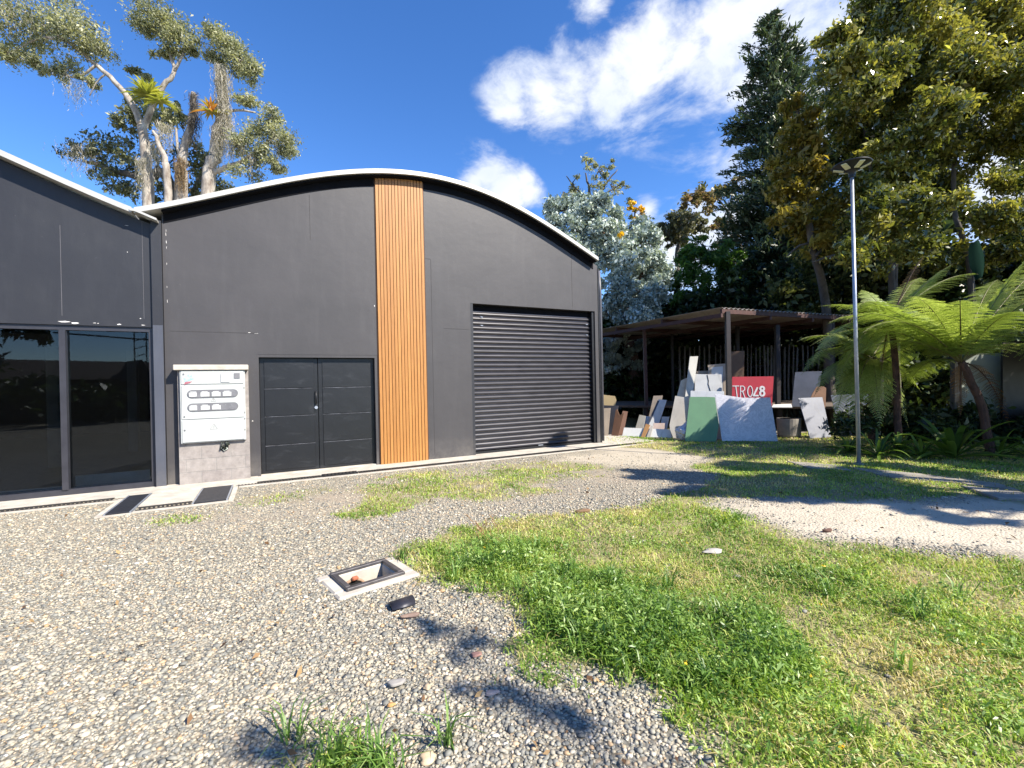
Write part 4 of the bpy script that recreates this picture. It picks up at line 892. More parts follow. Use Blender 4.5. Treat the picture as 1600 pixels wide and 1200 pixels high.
bromeliad('bromeliad', 232, 150, YT-.4, 1.05, 90, L['brom'], 'large yellow green bromeliad growing in the fork of the tall gum tree', .7)
bromeliad('bromeliad', 252, 160, YT-.5, .7, 50, L['brom'], 'smaller bromeliad drooping right of the large yellow green one', .3)
bromeliad('bromeliad', 330, 175, YT-.5, .8, 60, L['bromo'], 'orange and yellow bromeliad on the moss covered trunk', .5)

t = empty('mossy_tree', gy(326, YT), 'thick tree trunk wrapped in hanging grey moss with a rounded crown at its top', 'tree')
m = MB(); limb(m, [gy(322, YT), at(326, 300, YT), at(336, 240, YT), at(345, 190, YT), at(347, 140, YT), at(344, 105, YT)], .27, .2, 10)
limb(m, [at(333, 270, YT), at(352, 262, YT), at(375, 254, YT), at(395, 240, YT), at(425, 215, YT)], .12, .04, 7); limb(m, [at(348, 175, YT), at(375, 172, YT), at(400, 176, YT)], .07, .03, 6)
S = crown(t, px_clumps([(335, 58, YT, 20, .7), (350, 70, YT, 32, 1.5), (372, 92, YT, 27, 1.2), (330, 90, YT, 16, .5), (390, 120, YT, 22, .7), (380, 150, YT, 20, .6), (400, 110, YT, 12, .3), (425, 185, YT, 22, .7), (440, 215, YT, 28, 1.), (400, 215, YT, 26, .9), (415, 245, YT, 24, .8), (375, 225, YT, 22, .7), (385, 262, YT, 24, .6), (450, 235, YT, 18, .5), (430, 262, YT, 16, .5)], 0, 1650), .105, L['gum'], wl=.42, sub=.5, hollow=.3)
twigs(m, S, .03, 5); m.build('trunk', M['palebark'], t, True)
ml = []
for (a_, b_) in ((344, 105), (352, 120), (346, 150), (352, 170), (356, 190), (340, 200)): moss(ml, a_, b_, YT-.3, 10, 70, 100)
for (a_, b_) in ((378, 225), (395, 240), (432, 215), (360, 225)): moss(ml, a_, b_, YT-.2, 8, 45, 40)
V, F_, A = merge(ml); fastmesh('hanging_moss', V, F_, dict(rnd=A), L['moss'], t)

t = empty('dead_topped_tree', gy(280, YT+.5), 'pale tree with a dark moss hung broken top between the two tallest trunks', 'tree')
m = MB(); limb(m, [gy(275, YT), at(281, 300, YT), at(283, 260, YT), at(288, 230, YT), at(300, 190, YT), at(302, 145, YT)], .28, .09, 9); limb(m, [at(283, 250, YT), at(277, 225, YT), at(275, 200, YT)], .08, .04, 6)
m.build('trunk', M['palebark'], t, True)
ml = []
for a_, b_, l_ in ((302, 148, 60), (306, 165, 60), (300, 185, 55)): moss(ml, a_, b_, YT-.3, 7, l_, 90)
V, F_, A = merge(ml); fastmesh('dark_moss', V, F_, dict(rnd=A), leafmat('dark_moss_leaf', (.03, .025, .022), (.07, .06, .05), (.16, .14, .12), .1, .9), t)
ml = []
for a_, b_, l_ in ((281, 250, 60), (284, 262, 45)): moss(ml, a_, b_, YT-.4, 8, l_, 90)
V, F_, A = merge(ml); fastmesh('brown_moss', V, F_, dict(rnd=A), L['mossbrown'], t)
t = empty('slim_pale_tree', gy(262, YT-.5), 'slim pale trunk with grey moss between the tall gum tree and the dead topped one', 'tree')
m = MB(); limb(m, [gy(264, YT-.5), at(262, 300, YT-.5), at(258, 255, YT-.5), at(248, 225, YT-.5), at(240, 205, YT-.5)], .17, .06, 8)
S = crown(t, px_clumps([(215, 165, YT+1, 26, .8), (195, 190, YT+1, 24, .7), (250, 190, YT+1, 28, .8), (270, 175, YT+1, 18, .5), (225, 110, YT+1, 18, .4)], 0, 1500), .14, L['gum'], wl=.5)
m.build('trunk', M['palebark'], t, True); ml = []; moss(ml, 256, 195, YT-.3, 12, 55, 100); moss(ml, 242, 225, YT-.3, 10, 70, 60); V, F_, A = merge(ml); fastmesh('hanging_moss', V, F_, dict(rnd=A), L['moss'], t)
t = empty('dark_leaved_tree', gy(190, YT+2), 'darker spreading tree low behind the pale trunks above the roof valley', 'tree')
m = MB(); limb(m, [gy(300, YT+2), at(270, 300, YT+2), at(230, 280, YT+2), at(170, 262, YT+2), at(130, 250, YT+2)], .3, .06, 8); limb(m, [at(300, 320, YT+2), at(310, 280, YT+2), at(330, 240, YT+2)], .15, .05, 6)
S = crown(t, px_clumps([(115, 240, YT+2, 20, .6), (145, 232, YT+2, 26, .8), (175, 240, YT+2, 28, .9), (205, 260, YT+2, 28, .9), (180, 275, YT+2, 26, .8), (150, 262, YT+2, 18, .4), (225, 225, YT+2, 30, .9), (250, 290, YT+2, 28, .8), (205, 300, YT+2, 20, .5), (230, 315, YT+2, 16, .4), (310, 290, YT+2, 26, .9), (320, 255, YT+2, 24, .8), (285, 200, YT+2, 22, .5), (345, 290, YT+2, 18, .6), (300, 235, YT+2, 24, .7), (270, 250, YT+2, 20, .5)], 0, 850), .13, leafmat('shadowy_leaf', (.04, .05, .025), (.10, .12, .06), (.2, .2, .11), .3), wl=.5, sub=.45)
twigs(m, S, .03, 5); m.build('trunk', M['greybark'], t, True); ml = []; moss(ml, 128, 232, YT+1.5, 22, 45, 140); V, F_, A = merge(ml); fastmesh('hanging_moss', V, F_, dict(rnd=A), L['moss'], t)

# ---- trees between the building and the conifer
YS = 20
t = empty('silver_leaved_tree', gy(985, YS), 'broad silvery blue leaved tree rising beside the right corner of the warehouse', 'tree')
m = MB(); limb(m, [gy(985, YS), at(990, 570, YS), at(978, 500, YS), at(960, 420, YS), at(930, 340, YS)], .3, .08, 8); limb(m, [at(982, 520, YS), at(1000, 440, YS), at(1010, 370, YS)], .15, .05, 6)
S = crown(t, px_clumps([(880, 330, YS, 28, 1.), (910, 325, YS, 30, 1.1), (945, 325, YS, 28, 1.), (870, 350, YS+.5, 22, .6), (900, 365, YS-.5, 34, 1.2), (945, 365, YS, 36, 1.4), (985, 365, YS, 32, 1.2), (1010, 375, YS, 26, .9), (940, 400, YS, 34, 1.2), (980, 410, YS-.5, 36, 1.4), (1015, 415, YS, 30, 1.1), (960, 450, YS-1, 30, 1.1), (1000, 455, YS-1, 34, 1.3), (1030, 440, YS, 20, .7), (950, 490, YS-1, 22, .8), (985, 495, YS-1, 28, .9), (1020, 490, YS-.5, 20, .6), (960, 530, YS-1, 22, .6), (985, 560, YS, 20, .35), (1000, 530, YS, 16, .3), (950, 570, YS-1, 22, .5)], 0, 3000), .16, L['silver'], wl=.5, sub=.34)
twigs(m, S, .03, 6); m.build('trunk', simple('reddish_bark', (.16, .09, .07), (.08, .05, .04), .9, 6), t, True)
def sparse(name, label, px, base_y, specs, limbs, mat, size, nl, bark, y, **kw):
    t = empty(name, gy(px, y), label, 'tree'); m = MB()
    for l_, r0, r1 in limbs: limb(m, [gy(l_[0][0], y) if q_[1] is None else at(q_[0], q_[1], y) for q_ in l_], r0, r1, 6)
    S = crown(t, px_clumps([(a, b, y+rs.uniform(-.6, .6), r, k) for a, b, r, k in specs], 0, nl), size, mat, **kw); twigs(m, S, kw.get('tw', .03), kw.get('ntw', 6)); m.build('trunk', bark, t, True); return t
sparse('sparse_topped_tree', 'thin tree with a nearly bare twiggy top showing above the silver leaved tree', 925, None,
       [(915, 262, 20, .35), (935, 268, 18, .25), (895, 285, 20, .3), (960, 262, 14, .15), (955, 290, 22, .2), (880, 300, 18, .2), (925, 290, 20, .25), (975, 290, 10, .12), (985, 312, 7, .15)],
       [([(925, None), (928, 400), (926, 330), (922, 300), (915, 270)], .2, .03), ([(926, 325), (945, 290), (965, 265)], .08, .02), ([(924, 310), (900, 295), (885, 275)], .06, .02), ([(935, 310), (950, 300), (975, 285)], .05, .02)], L['gum'], .14, 900, M['greybark'], 24, wl=.4, tw=.035, ntw=12)
t = empty('yellow_flowering_tree', gy(990, 22), 'small tree top with bright yellow blossom poking above the silver leaves', 'tree')
m = MB(); limb(m, [gy(990, 22), at(992, 430, 22), at(990, 370, 22), at(993, 325, 22)], .12, .03, 6); limb(m, [at(990, 365, 22), at(1002, 345, 22)], .04, .02, 5)
crown(t, px_clumps([(988, 317, 22, 4.5, .3), (984, 328, 22, 5, .35), (993, 330, 22, 5, .35), (1004, 325, 22, 5.5, .4), (1004, 336, 22, 4.5, .3), (990, 340, 22, 4, .2), (996, 345, 22, 3.5, .2), (970, 367, 20.5-1.5, 4, .2)], 0, 220), .14, L['yellow'], 'blossom', wl=.8)
crown(t, px_clumps([(992, 350, 22, 18, .5), (1000, 335, 22, 10, .15)], 0, 400), .14, L['rusty']); m.build('trunk', M['greybark'], t, True)
sparse('olive_crowned_tree', 'olive green crowned tree seen between the silver tree and the tall conifer', 1060, None,
       [(1060, 345, 26, 1.), (1045, 355, 22, .8), (1085, 350, 22, .7), (1070, 370, 24, .6), (1040, 375, 14, .3), (1095, 362, 16, .35)], [([(1060, None), (1058, 420), (1060, 380), (1062, 350)], .2, .05)], leafmat('olive_far', (.07, .075, .04), (.14, .14, .08), (.22, .21, .13), .3), .19, 1300, M['greybark'], 27)
sparse('rust_topped_tree', 'thin limbed tree with reddish brown foliage tops left of the conifer', 1120, None,
       [(1080, 312, 18, .5), (1100, 305, 20, .6), (1122, 308, 18, .5), (1070, 322, 14, .3), (1115, 350, 20, .35), (1130, 340, 14, .2), (1140, 290, 16, .4), (1155, 283, 12, .3), (1105, 320, 20, .4), (1150, 360, 14, .2), (1135, 375, 18, .2)], [([(1155, None), (1160, 420), (1150, 370), (1136, 330), (1120, 310)], .18, .04), ([(1150, 370), (1130, 360), (1112, 350)], .06, .02), ([(1138, 330), (1145, 300), (1150, 288)], .06, .02)], L['rusty'], .2, 1300, M['greybark'], 28)
sparse('bright_green_bush', 'bright green feathery bush above the shed roof in front of the conifer', 1090, None,
       [(1100, 385, 24, .9), (1125, 395, 24, .9), (1085, 405, 24, .9), (1110, 415, 32, 1.1), (1145, 410, 24, .8), (1070, 425, 26, .8), (1140, 435, 26, .8), (1095, 440, 26, .8), (1060, 400, 12, .4), (1045, 440, 18, .6), (1055, 465, 20, .6), (1085, 475, 22, .6)], [([(1100, None), (1100, 500), (1100, 430)], .15, .05)], L['bush'], .2, 1500, M['greybark'], 21, wl=.25)
sparse('glossy_dark_shrub', 'dark glossy leaved shrub between the silver tree and the shed roof', 1130, None,
       [(1130, 465, 30, 1.), (1160, 470, 28, 1.), (1090, 470, 24, .7), (1180, 450, 26, .8), (1150, 440, 24, .7), (1060, 500, 22, .6), (1110, 490, 24, .8), (1200, 480, 24, .8), (1165, 420, 20, .6)], [([(1130, None), (1130, 520), (1130, 460)], .15, .05)], L['dark'], .2, 1500, M['greybark'], 19.5, wl=.5)

# ---- tall conifer
YC = 22
t = empty('tall_conifer', gy(1225, YC), 'tall dark pointed conifer reaching up beside the big cloud', 'tree')
m = MB(); limb(m, [gy(1228, YC), at(1222, 300, YC), at(1215, 100, YC), at(1211, 14, YC)], .45, .03, 8)
P = []; ton = []; AX = []
ztop = at(1211, 10, YC)[2]; bx0 = at(1225, 500, YC)
for i in range(400):
    f_ = rs.rand()**.75; z = ztop-f_*(ztop-3.5); 
    wpx = np.interp(f_, [0, .05, .12, .25, .4, .6, 1], [2, 16, 36, 56, 74, 88, 96]); R0 = wpx*YC/FPX*rs.uniform(.6, 1.12); a_ = rs.uniform(0, 2*math.pi)
    c0 = np.array([at(np.interp(f_, [0, 1], [1211, 1228]), 300, YC)[0], YC, z]); d = np.array([math.cos(a_), math.sin(a_), rs.uniform(.15, .55)*(1.2-f_)+.05]); k = int(90*(.3+R0/2)); tt_ = rs.rand(k)**.6
    pts = c0+d*R0*tt_[:, None]; pts[:, 2] -= .15*R0*tt_**2; wd = .05+.17*R0*(1-tt_*.75); pts += rs.randn(k, 3)*wd[:, None]*np.array([1, 1, .55]); P.append(pts); ton.append(np.full(k, rs.uniform(.2, .8))); AX.append(np.repeat(d[None]+[0, 0, .3], k, 0))
    m.tube([c0, c0+d*R0*.9], [.035, .01], 4, False)
P = np.concatenate(P); V, F_, A = leafcloud(P, .24, .28, .3, rbias=np.concatenate(ton), axis=np.concatenate(AX)); fastmesh('crown', V, F_, dict(rnd=A), L['conif'], t); m.build('trunk', M['brownbark'], t, True)

# ---- big broadleaved trees on the right
YB = 13.5
t = empty('bronze_leaved_tree', gy(1250, YB), 'slender tree with bronze yellow leaves standing in front of the conifer', 'tree')
m = MB(); limb(m, [gy(1300, YB+1), at(1290, 480, YB+1), at(1270, 380, YB), at(1255, 250, YB), at(1245, 160, YB)], .16, .04, 8)
for a_, b_ in (((1262, 330), (1215, 300)), ((1258, 280), (1300, 240)), ((1270, 380), (1230, 400)), ((1275, 400), (1320, 370))): limb(m, [at(*a_, YB), at((a_[0]+b_[0])/2, (a_[1]+b_[1])/2-6, YB), at(*b_, YB)], .05, .02, 5)
S = crown(t, px_clumps([(1238, 160, YB, 16, .4), (1248, 185, YB, 24, .7), (1262, 215, YB, 26, .7), (1232, 220, YB, 22, .6), (1245, 255, YB, 32, 1.), (1215, 265, YB, 20, .6), (1280, 260, YB, 26, .6), (1225, 300, YB, 28, .9), (1265, 300, YB, 32, .9), (1240, 340, YB, 32, .9), (1290, 340, YB, 30, .7), (1270, 375, YB, 28, .6), (1215, 340, YB, 18, .4), (1300, 390, YB, 24, .5)], 0, 1100), .16, L['bronze'], wl=.4, droop=.8, sub=.4)
twigs(m, S, .02, 5); m.build('trunk', M['greybark'], t, True)
YM = 13
t = empty('magnolia_like_tree', gy(1440, YM+1), 'large tree with glossy green and coppery leaves filling the upper right of the photo', 'tree')
m = MB(); 
for l_ in ([(1400, None), (1395, 460), (1390, 400), (1372, 330), (1350, 200), (1340, 80)], [(1402, None), (1398, 440), (1400, 390), (1420, 300), (1450, 200), (1460, 60)], [(1530, None), (1515, 420), (1490, 320), (1500, 200), (1530, 80)]):
    limb(m, [gy(q_[0], YM+1) if q_[1] is None else at(q_[0], q_[1], YM+.6) for q_ in l_], .10, .03, 8)
for l_ in ([(1396, 400), (1360, 370), (1330, 340), (1310, 320)], [(1398, 395), (1370, 385), (1300, 400), (1270, 410)], [(1400, 380), (1410, 330), (1412, 290)]): limb(m, [at(*q_, YM) for q_ in l_], .06, .02, 6)
sp = []
for (a_, b_, r, k) in [(1310, 60, 26, .6), (1325, 90, 32, .9), (1310, 130, 34, .9), (1330, 175, 38, 1.), (1320, 220, 30, .8), (1360, 50, 40, 1.2), (1375, 110, 42, 1.2), (1390, 170, 42, 1.1), (1360, 20, 30, .7), (1420, 20, 46, 1.3), (1440, 80, 46, 1.3), (1450, 140, 44, 1.2), (1440, 200, 44, 1.1), (1380, 230, 38, .9), (1500, 30, 50, 1.3), (1510, 100, 48, 1.3), (1520, 170, 46, 1.1), (1480, 230, 38, .8), (1580, 30, 50, 1.3), (1590, 110, 50, 1.3), (1590, 200, 46, 1.1), (1430, 265, 34, .8), (1470, 290, 34, .8), (1350, 290, 30, .6), (1400, 310, 30, .5), (1580, 280, 34, .7), (1590, 340, 30, .6), (1440, 340, 28, .5), (1660, 60, 60, 1.4), (1670, 180, 60, 1.4), (1650, 290, 50, 1), (1400, -40, 60, 1.4), (1520, -50, 60, 1.4), (1640, -60, 60, 1.2), (1330, 390, 34, .5), (1380, 400, 34, .5), (1430, 390, 34, .5), (1470, 400, 30, .4), (1540, 400, 34, .5), (1590, 390, 34, .5), (1300, 100, 22, .5), (1350, 140, 40, 1.), (1410, 130, 42, 1.), (1470, 180, 44, 1.), (1410, 230, 40, .9), (1360, 260, 40, .9), (1400, 290, 40, .9), (1450, 320, 40, .8), (1500, 280, 34, .5), (1560, 230, 40, .8), (1540, 340, 34, .6), (1340, 330, 36, .8), (1370, 360, 36, .6), (1550, 130, 46, 1.2), (1480, 70, 46, 1.2), (1620, 350, 50, 1.), (1600, 60, 50, 1.2), (1560, 0, 50, 1.2)]:
    sp.append((a_, b_, YM+rs.uniform(-1.6, 1.6), r, k))
S = crown(t, px_clumps(sp, 0, 2700), .125, L['magnolia'], wl=.42, sub=.46, droop=.5, hollow=.3); twigs(m, S, .025, 5); m.build('trunk', M['greybark'], t, True)
sp = [(a_, b_, 17+rs.uniform(-1, 1), r, k) for a_, b_, r, k in [(1330, 260, 46, 1.), (1400, 280, 46, 1.), (1460, 250, 44, 1.), (1520, 60, 60, 1.), (1440, 60, 60, 1.), (1370, 90, 50, 1.), (1580, 60, 60, 1.), (1650, 250, 60, 1.), (1600, 350, 50, 1.), (1350, 160, 44, 1.), (1530, 200, 40, .6), (1340, 340, 50, 1.2), (1410, 360, 50, 1.2), (1480, 340, 36, .8), (1290, 420, 46, 1.1), (1350, 430, 46, 1.1), (1430, 430, 46, 1.1), (1500, 430, 46, 1.1), (1570, 420, 50, 1.1), (1640, 380, 60, 1.2), (1240, 470, 40, .9), (1320, 500, 46, 1.), (1400, 520, 50, 1.), (1480, 520, 50, 1.1), (1560, 520, 56, 1.2), (1640, 500, 60, 1.2), (1420, 190, 40, .8), (1500, 140, 40, .7), (1600, 150, 50, 1.)]]
t = empty('dark_shade_tree', gy(1430, 17), 'dark leaved tree mass behind the large glossy tree on the right', 'tree')
m = MB(); limb(m, [gy(1440, 17), at(1440, 450, 17), at(1430, 300, 17)], .25, .08, 8); S = crown(t, px_clumps(sp, 0, 2000), .2, L['shade'], wl=.5, sub=.46, hollow=.3); twigs(m, S, .03, 4); m.build('trunk', M['brownbark'], t, True)

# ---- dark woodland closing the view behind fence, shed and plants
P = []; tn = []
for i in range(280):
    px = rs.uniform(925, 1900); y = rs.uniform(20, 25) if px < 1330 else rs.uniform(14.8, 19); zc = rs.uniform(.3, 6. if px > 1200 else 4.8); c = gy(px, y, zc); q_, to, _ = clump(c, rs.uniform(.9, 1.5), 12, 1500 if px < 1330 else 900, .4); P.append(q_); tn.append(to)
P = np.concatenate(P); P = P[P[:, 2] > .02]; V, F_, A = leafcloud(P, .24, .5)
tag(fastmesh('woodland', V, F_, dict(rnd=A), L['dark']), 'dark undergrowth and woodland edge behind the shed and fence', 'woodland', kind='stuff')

# ---- tree ferns
def frond(parts, stalk, base, tip, rise, droop, ln_p=.34, n=30, width=1., shaft=None, sc_l=1.):
    base = np.array(base); tip = np.array(tip); v = tip-base; ln = np.linalg.norm(v); mid_ = base+v*.55+Z*rise*ln
    ts = np.linspace(0, 1, n*2+6); C = ((1-ts)**2)[:, None]*base+(2*ts*(1-ts))[:, None]*mid_+(ts**2)[:, None]*tip; C[:, 2] -= droop*ln*ts**3
    stalk.tube(C[::4], [max(.016*sc_l*(1-t_), .003) for t_ in ts[::4]], 5, False)
    T = np.gradient(C, axis=0); T = unit(T); Pc = []; AX = []; SZ = []; Vv = []
    side = unit(np.cross(T, Z)); nrm = np.cross(side, T)
    for i in range(5, len(ts)-1):
        t_ = ts[i]; L0 = ln_p*width*min(math.sin(math.pi*min((t_+.12)*.93, 1))**.7*1.05, 1)*(1.08-.65*t_**3)*rs.uniform(.85, 1.08)
        for s_ in (-1, 1):
            if rs.rand() < .04: continue
            dirp = unit(side[i]*s_+T[i]*.42+rs.randn(3)*.05); k = max(int(L0/.021), 4); u_ = (np.arange(k)+.5)/k
            pts = C[i]+dirp*(L0*u_)[:, None]+(-Z*.28*L0*(u_**2)[:, None]*rs.uniform(.5, 1.5)); w_ = .032*sc_l*width*(1-u_*.8)*min(L0/.25, 1)+.006
            pv = np.cross(dirp, nrm[i]); pv = unit(pv)
            for q_ in (-1, 1):
                tipv = pts+pv*q_*w_[:, None]+dirp*w_[:, None]*.35-Z*w_[:, None]*.15; half = dirp*.0095
                Vv.append(np.stack([pts-half, tipv-half*.35, tipv+half*.35, pts+half], 1).reshape(-1, 3))
    V = np.concatenate(Vv); nq = len(V)//4; F_ = (np.arange(nq)*4)[:, None]+np.arange(4)[None]
    tone = rs.uniform(.25, .75); parts.append((V, F_, np.repeat(np.clip(tone+rs.randn(nq)*.12, 0, 1), 4)))
def treefern(label, base, top, lean, fr, rad=.07, dead=()):
    t = empty('tree_fern', base, label, 'tree fern'); m = MB(); midp = (np.array(base)+np.array(top))/2+np.array(lean)
    P = limb(m, [base, midp, top], rad*1.15, rad*.85, 10)
    for i in range(140):                         # old leaf bases
        k = rs.randint(0, len(P)-1); c = P[k]+(P[k+1]-P[k])*rs.rand(); a_ = rs.uniform(0, 2*math.pi); d = np.array([math.cos(a_), math.sin(a_), .7]); m.tube([c+d*rad*.6, c+d*rad*rs.uniform(1.05, 1.3)], [rad*.13, rad*.05], 4, False)
    m.build('trunk', M['fernbark'], t, False); parts = []; sm_ = MB()
    for f in fr: frond(parts, sm_, top, f[0], f[1], f[2], f[3]*1.12, 26, f[4] if len(f) > 4 else 1.)
    V, F_, A = merge(parts); fr_o = fastmesh('fronds', V, F_, dict(rnd=A), L['fern'], t)
    if dead:
        pd, sd_ = [], MB()
        for f in dead: frond(pd, sd_, top, f[0], f[1], f[2], f[3], 16, .7)
        V, F_, A = merge(pd); fastmesh('dead_fronds', V, F_, dict(rnd=A), L['deadfern'], t); sd_.build('dead_frond_stalks', M['fernbark'], t, True); sm_.build('frond_stalks', simple('frond_stalk', (.16, .17, .05), (.10, .07, .03), .6), fr_o, True)
YF = 8.3
top = at(1502, 566, YF)
treefern('tree fern with a leaning brown trunk and wide sunlit fronds at the right', gy(1548, YF), top, np.array([.12, 0, .0]),
  [(at(1292, 492, YF-.5), .26, .05, .40), (at(1318, 470, YF+.2), .26, .04, .40), (at(1345, 505, YF-1.0), .24, .06, .36), (at(1390, 470, YF+1.1), .24, .04, .38), (at(1420, 455, YF-.9), .22, .04, .36), (at(1335, 540, YF-.2), .24, .10, .34),
   (at(1612, 392, YF-.4), .12, .02, .42), (at(1690, 420, YF-.2), .16, .06, .42), (at(1650, 395, YF+.9), .12, .05, .40), (at(1560, 425, YF+1.4), .14, .05, .38), (at(1700, 500, YF-.3), .24, .12, .40), (at(1690, 570, YF+.5), .3, .2, .38), (at(1500, 455, YF-1.6), .2, .06, .36), (at(1610, 470, YF-1.5), .22, .1, .38), (at(1410, 590, YF+1.4), .3, .25, .34), (at(1380, 500, YF+1.7), .24, .06, .36), (at(1262, 520, YF+.2), .26, .10, .38), (at(1275, 470, YF+.9), .24, .05, .38), (at(1375, 530, YF+.9), .26, .08, .36), (at(1450, 500, YF+1.4), .24, .05, .34)], .065, [(at(1580, 660, YF+.3), .35, .1, .24), (at(1500, 650, YF+.2), .35, .05, .2)])
treefern('tree fern on a straight dark trunk just right of the lamp post', gy(1402, YF+1.0), at(1392, 500, YF+1.0), np.array([.05, 0, 0]),
  [(at(1265, 545, YF+.6), .24, .16, .34), (at(1300, 590, YF+.8), .3, .22, .32), (at(1345, 448, YF+1.6), .12, .06, .28), (at(1490, 408, YF+.8), .10, .03, .30), (at(1530, 418, YF+1.3), .16, .06, .32), (at(1440, 425, YF+2), .12, .06, .28), (at(1460, 560, YF+.3), .3, .2, .30), (at(1330, 475, YF-.2), .2, .08, .32), (at(1290, 500, YF+1.6), .2, .10, .32), (at(1330, 580, YF+1.8), .3, .2, .32), (at(1400, 600, YF+1.8), .3, .22, .3)], .06, [(at(1445, 392, YF+1.2), .1, .05, .2), (at(1410, 640, YF+.9), .35, .1, .22), (at(1370, 650, YF+1.2), .35, .1, .22)])
treefern('short tree fern with lacy fronds hanging left of the lamp post', gy(1362, YF+1.6), at(1362, 560, YF+1.6), np.array([0, 0, 0]),
  [(at(1243, 520, YF+1.2), .2, .10, .34), (at(1250, 565, YF+1.), .26, .15, .32), (at(1270, 600, YF+1.4), .3, .2, .32), (at(1300, 640, YF+1.2), .34, .25, .30), (at(1330, 650, YF+.8), .34, .2, .3), (at(1440, 600, YF+1.2), .3, .2, .32), (at(1410, 510, YF+2.2), .2, .1, .32), (at(1290, 515, YF+2.4), .2, .08, .32), (at(1375, 655, YF+.7), .34, .2, .3), (at(1270, 545, YF+2.2), .24, .12, .32), (at(1420, 650, YF+1.), .34, .2, .3)], .06, [(at(1340, 670, YF+1.4), .35, .1, .24), (at(1385, 675, YF+1.5), .35, .1, .22)])
# ---- strap leaved plants at the foot of the ferns
def strap_plant(name, label, px, y, r, n, wd, upb, mat=L['strap'], cat='plant', z0=0., group=None):
    c = gy(px, y, z0); V = []; F_ = []; A = []
    for i in range(n):
        a_ = rs.uniform(0, 2*math.pi); e = rs.uniform(.25, 1.35); ln = r*rs.uniform(.6, 1.15); d = np.array([math.cos(a_)*math.cos(e), math.sin(a_)*math.cos(e), math.sin(e)*upb]); s_ = unit(np.cross(d, Z)); rn = rs.rand(); k0 = len(V); K = 8
        dr = rs.uniform(.25, .6)
        for k in range(K):
            t_ = k/(K-1); p = c+d*ln*t_-Z*ln*dr*t_**2.4; p[2] = max(p[2], .01); w_ = wd*math.sin(math.pi*(.12+.86*t_))**.7*.5; V += [p-s_*w_+Z*w_*.5, p, p+s_*w_+Z*w_*.5]; A += [rn, rn*.9, rn]
        for k in range(K-1): b_ = k0+3*k; F_ += [(b_, b_+1, b_+4, b_+3), (b_+1, b_+2, b_+5, b_+4)]
    return tag(fastmesh(name, np.array(V), np.array(F_), dict(rnd=np.array(A)), mat, smooth=True), label, cat, group)
strap_plant('strap_leaved_plant', 'largest broad strap leaved plant catching light in front of the fern trunk', 1490, 8.1, 1.15, 26, .12, 1.15)
for px, y, r, lb in [(1440, 8.2, .7, 'arching strap leaved plant just left of the largest one'), (1372, 8.4, .75, 'dark strap leaved plant right behind the lamp post foot'), (1405, 8.8, .8, 'strap leaved plant under the straight fern trunk'), (1325, 9.0, .6, 'low strap leaved plant left of the lamp post by the grey boards'), (1560, 8.3, .8, 'strap leaved plant at the foot of the leaning fern trunk'), (1610, 8.0, .8, 'strap leaved plant at the right edge of the photo')]:
    strap_plant('strap_leaved_plant', lb, px, y, r, 26, .05, 1.)
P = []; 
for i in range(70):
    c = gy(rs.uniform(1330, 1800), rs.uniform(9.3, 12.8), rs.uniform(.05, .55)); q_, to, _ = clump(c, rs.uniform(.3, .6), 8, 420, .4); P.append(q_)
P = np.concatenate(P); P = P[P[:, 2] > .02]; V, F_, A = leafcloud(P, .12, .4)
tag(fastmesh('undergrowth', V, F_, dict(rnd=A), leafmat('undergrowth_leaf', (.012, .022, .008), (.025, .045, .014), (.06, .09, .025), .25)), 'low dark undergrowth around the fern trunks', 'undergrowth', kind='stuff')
# big banana like leaf
q = MB(); V = []; F_ = []; c = at(1520, 405, 12.2)
for k in range(10):
    t_ = k/9; p = c+np.array([.12*t_, -.1, -.95*t_+.45]); w_ = .20*math.sin(math.pi*(.12+.8*t_))**.6
    for s_ in (-1, -.5, 0, .5, 1): V.append(p+np.array([s_*w_, .06*abs(s_), .10*abs(s_)*math.sin(k*2)*.3+.05*s_]))
for k in range(9):
    for j in range(4): b_ = k*5+j; F_.append((b_, b_+1, b_+6, b_+5))
bl = empty('broad_leaved_plant', gy(1524, 12.3), 'plant with one very large blue green leaf above the tree ferns', 'plant')
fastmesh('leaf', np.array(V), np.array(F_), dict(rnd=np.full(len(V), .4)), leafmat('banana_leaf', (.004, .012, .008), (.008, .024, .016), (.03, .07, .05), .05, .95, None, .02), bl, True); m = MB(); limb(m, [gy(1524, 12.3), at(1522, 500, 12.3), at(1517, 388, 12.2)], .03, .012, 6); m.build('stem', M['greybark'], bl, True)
# white wall and dark post behind the ferns
wv = empty('white_shed_wall', gy(1540, 10.6), 'pale painted wall with a black post seen behind the leaning fern trunk', 'wall')
q = MB(); q.prism([gy(1503, 10.7), gy(1690, 10.5), gy(1690, 10.5, 1.95), gy(1503, 10.7, 1.95)], np.array([0, .12, 0])); q.build('panel', simple('pale_wall', (.34, .37, .32), (.26, .29, .25), .85), wv)
q = MB(); q.prism([gy(1492, 10.5), gy(1503, 10.5), gy(1503, 10.5, 2.3), gy(1492, 10.5, 2.3)], np.array([0, .12, 0])); q.prism([gy(1567, 10.4), gy(1700, 10.2), gy(1700, 10.2, 2.2), gy(1567, 10.4, 2.2)], np.array([0, .05, 0])); q.build('dark_panel', M['black'], wv)

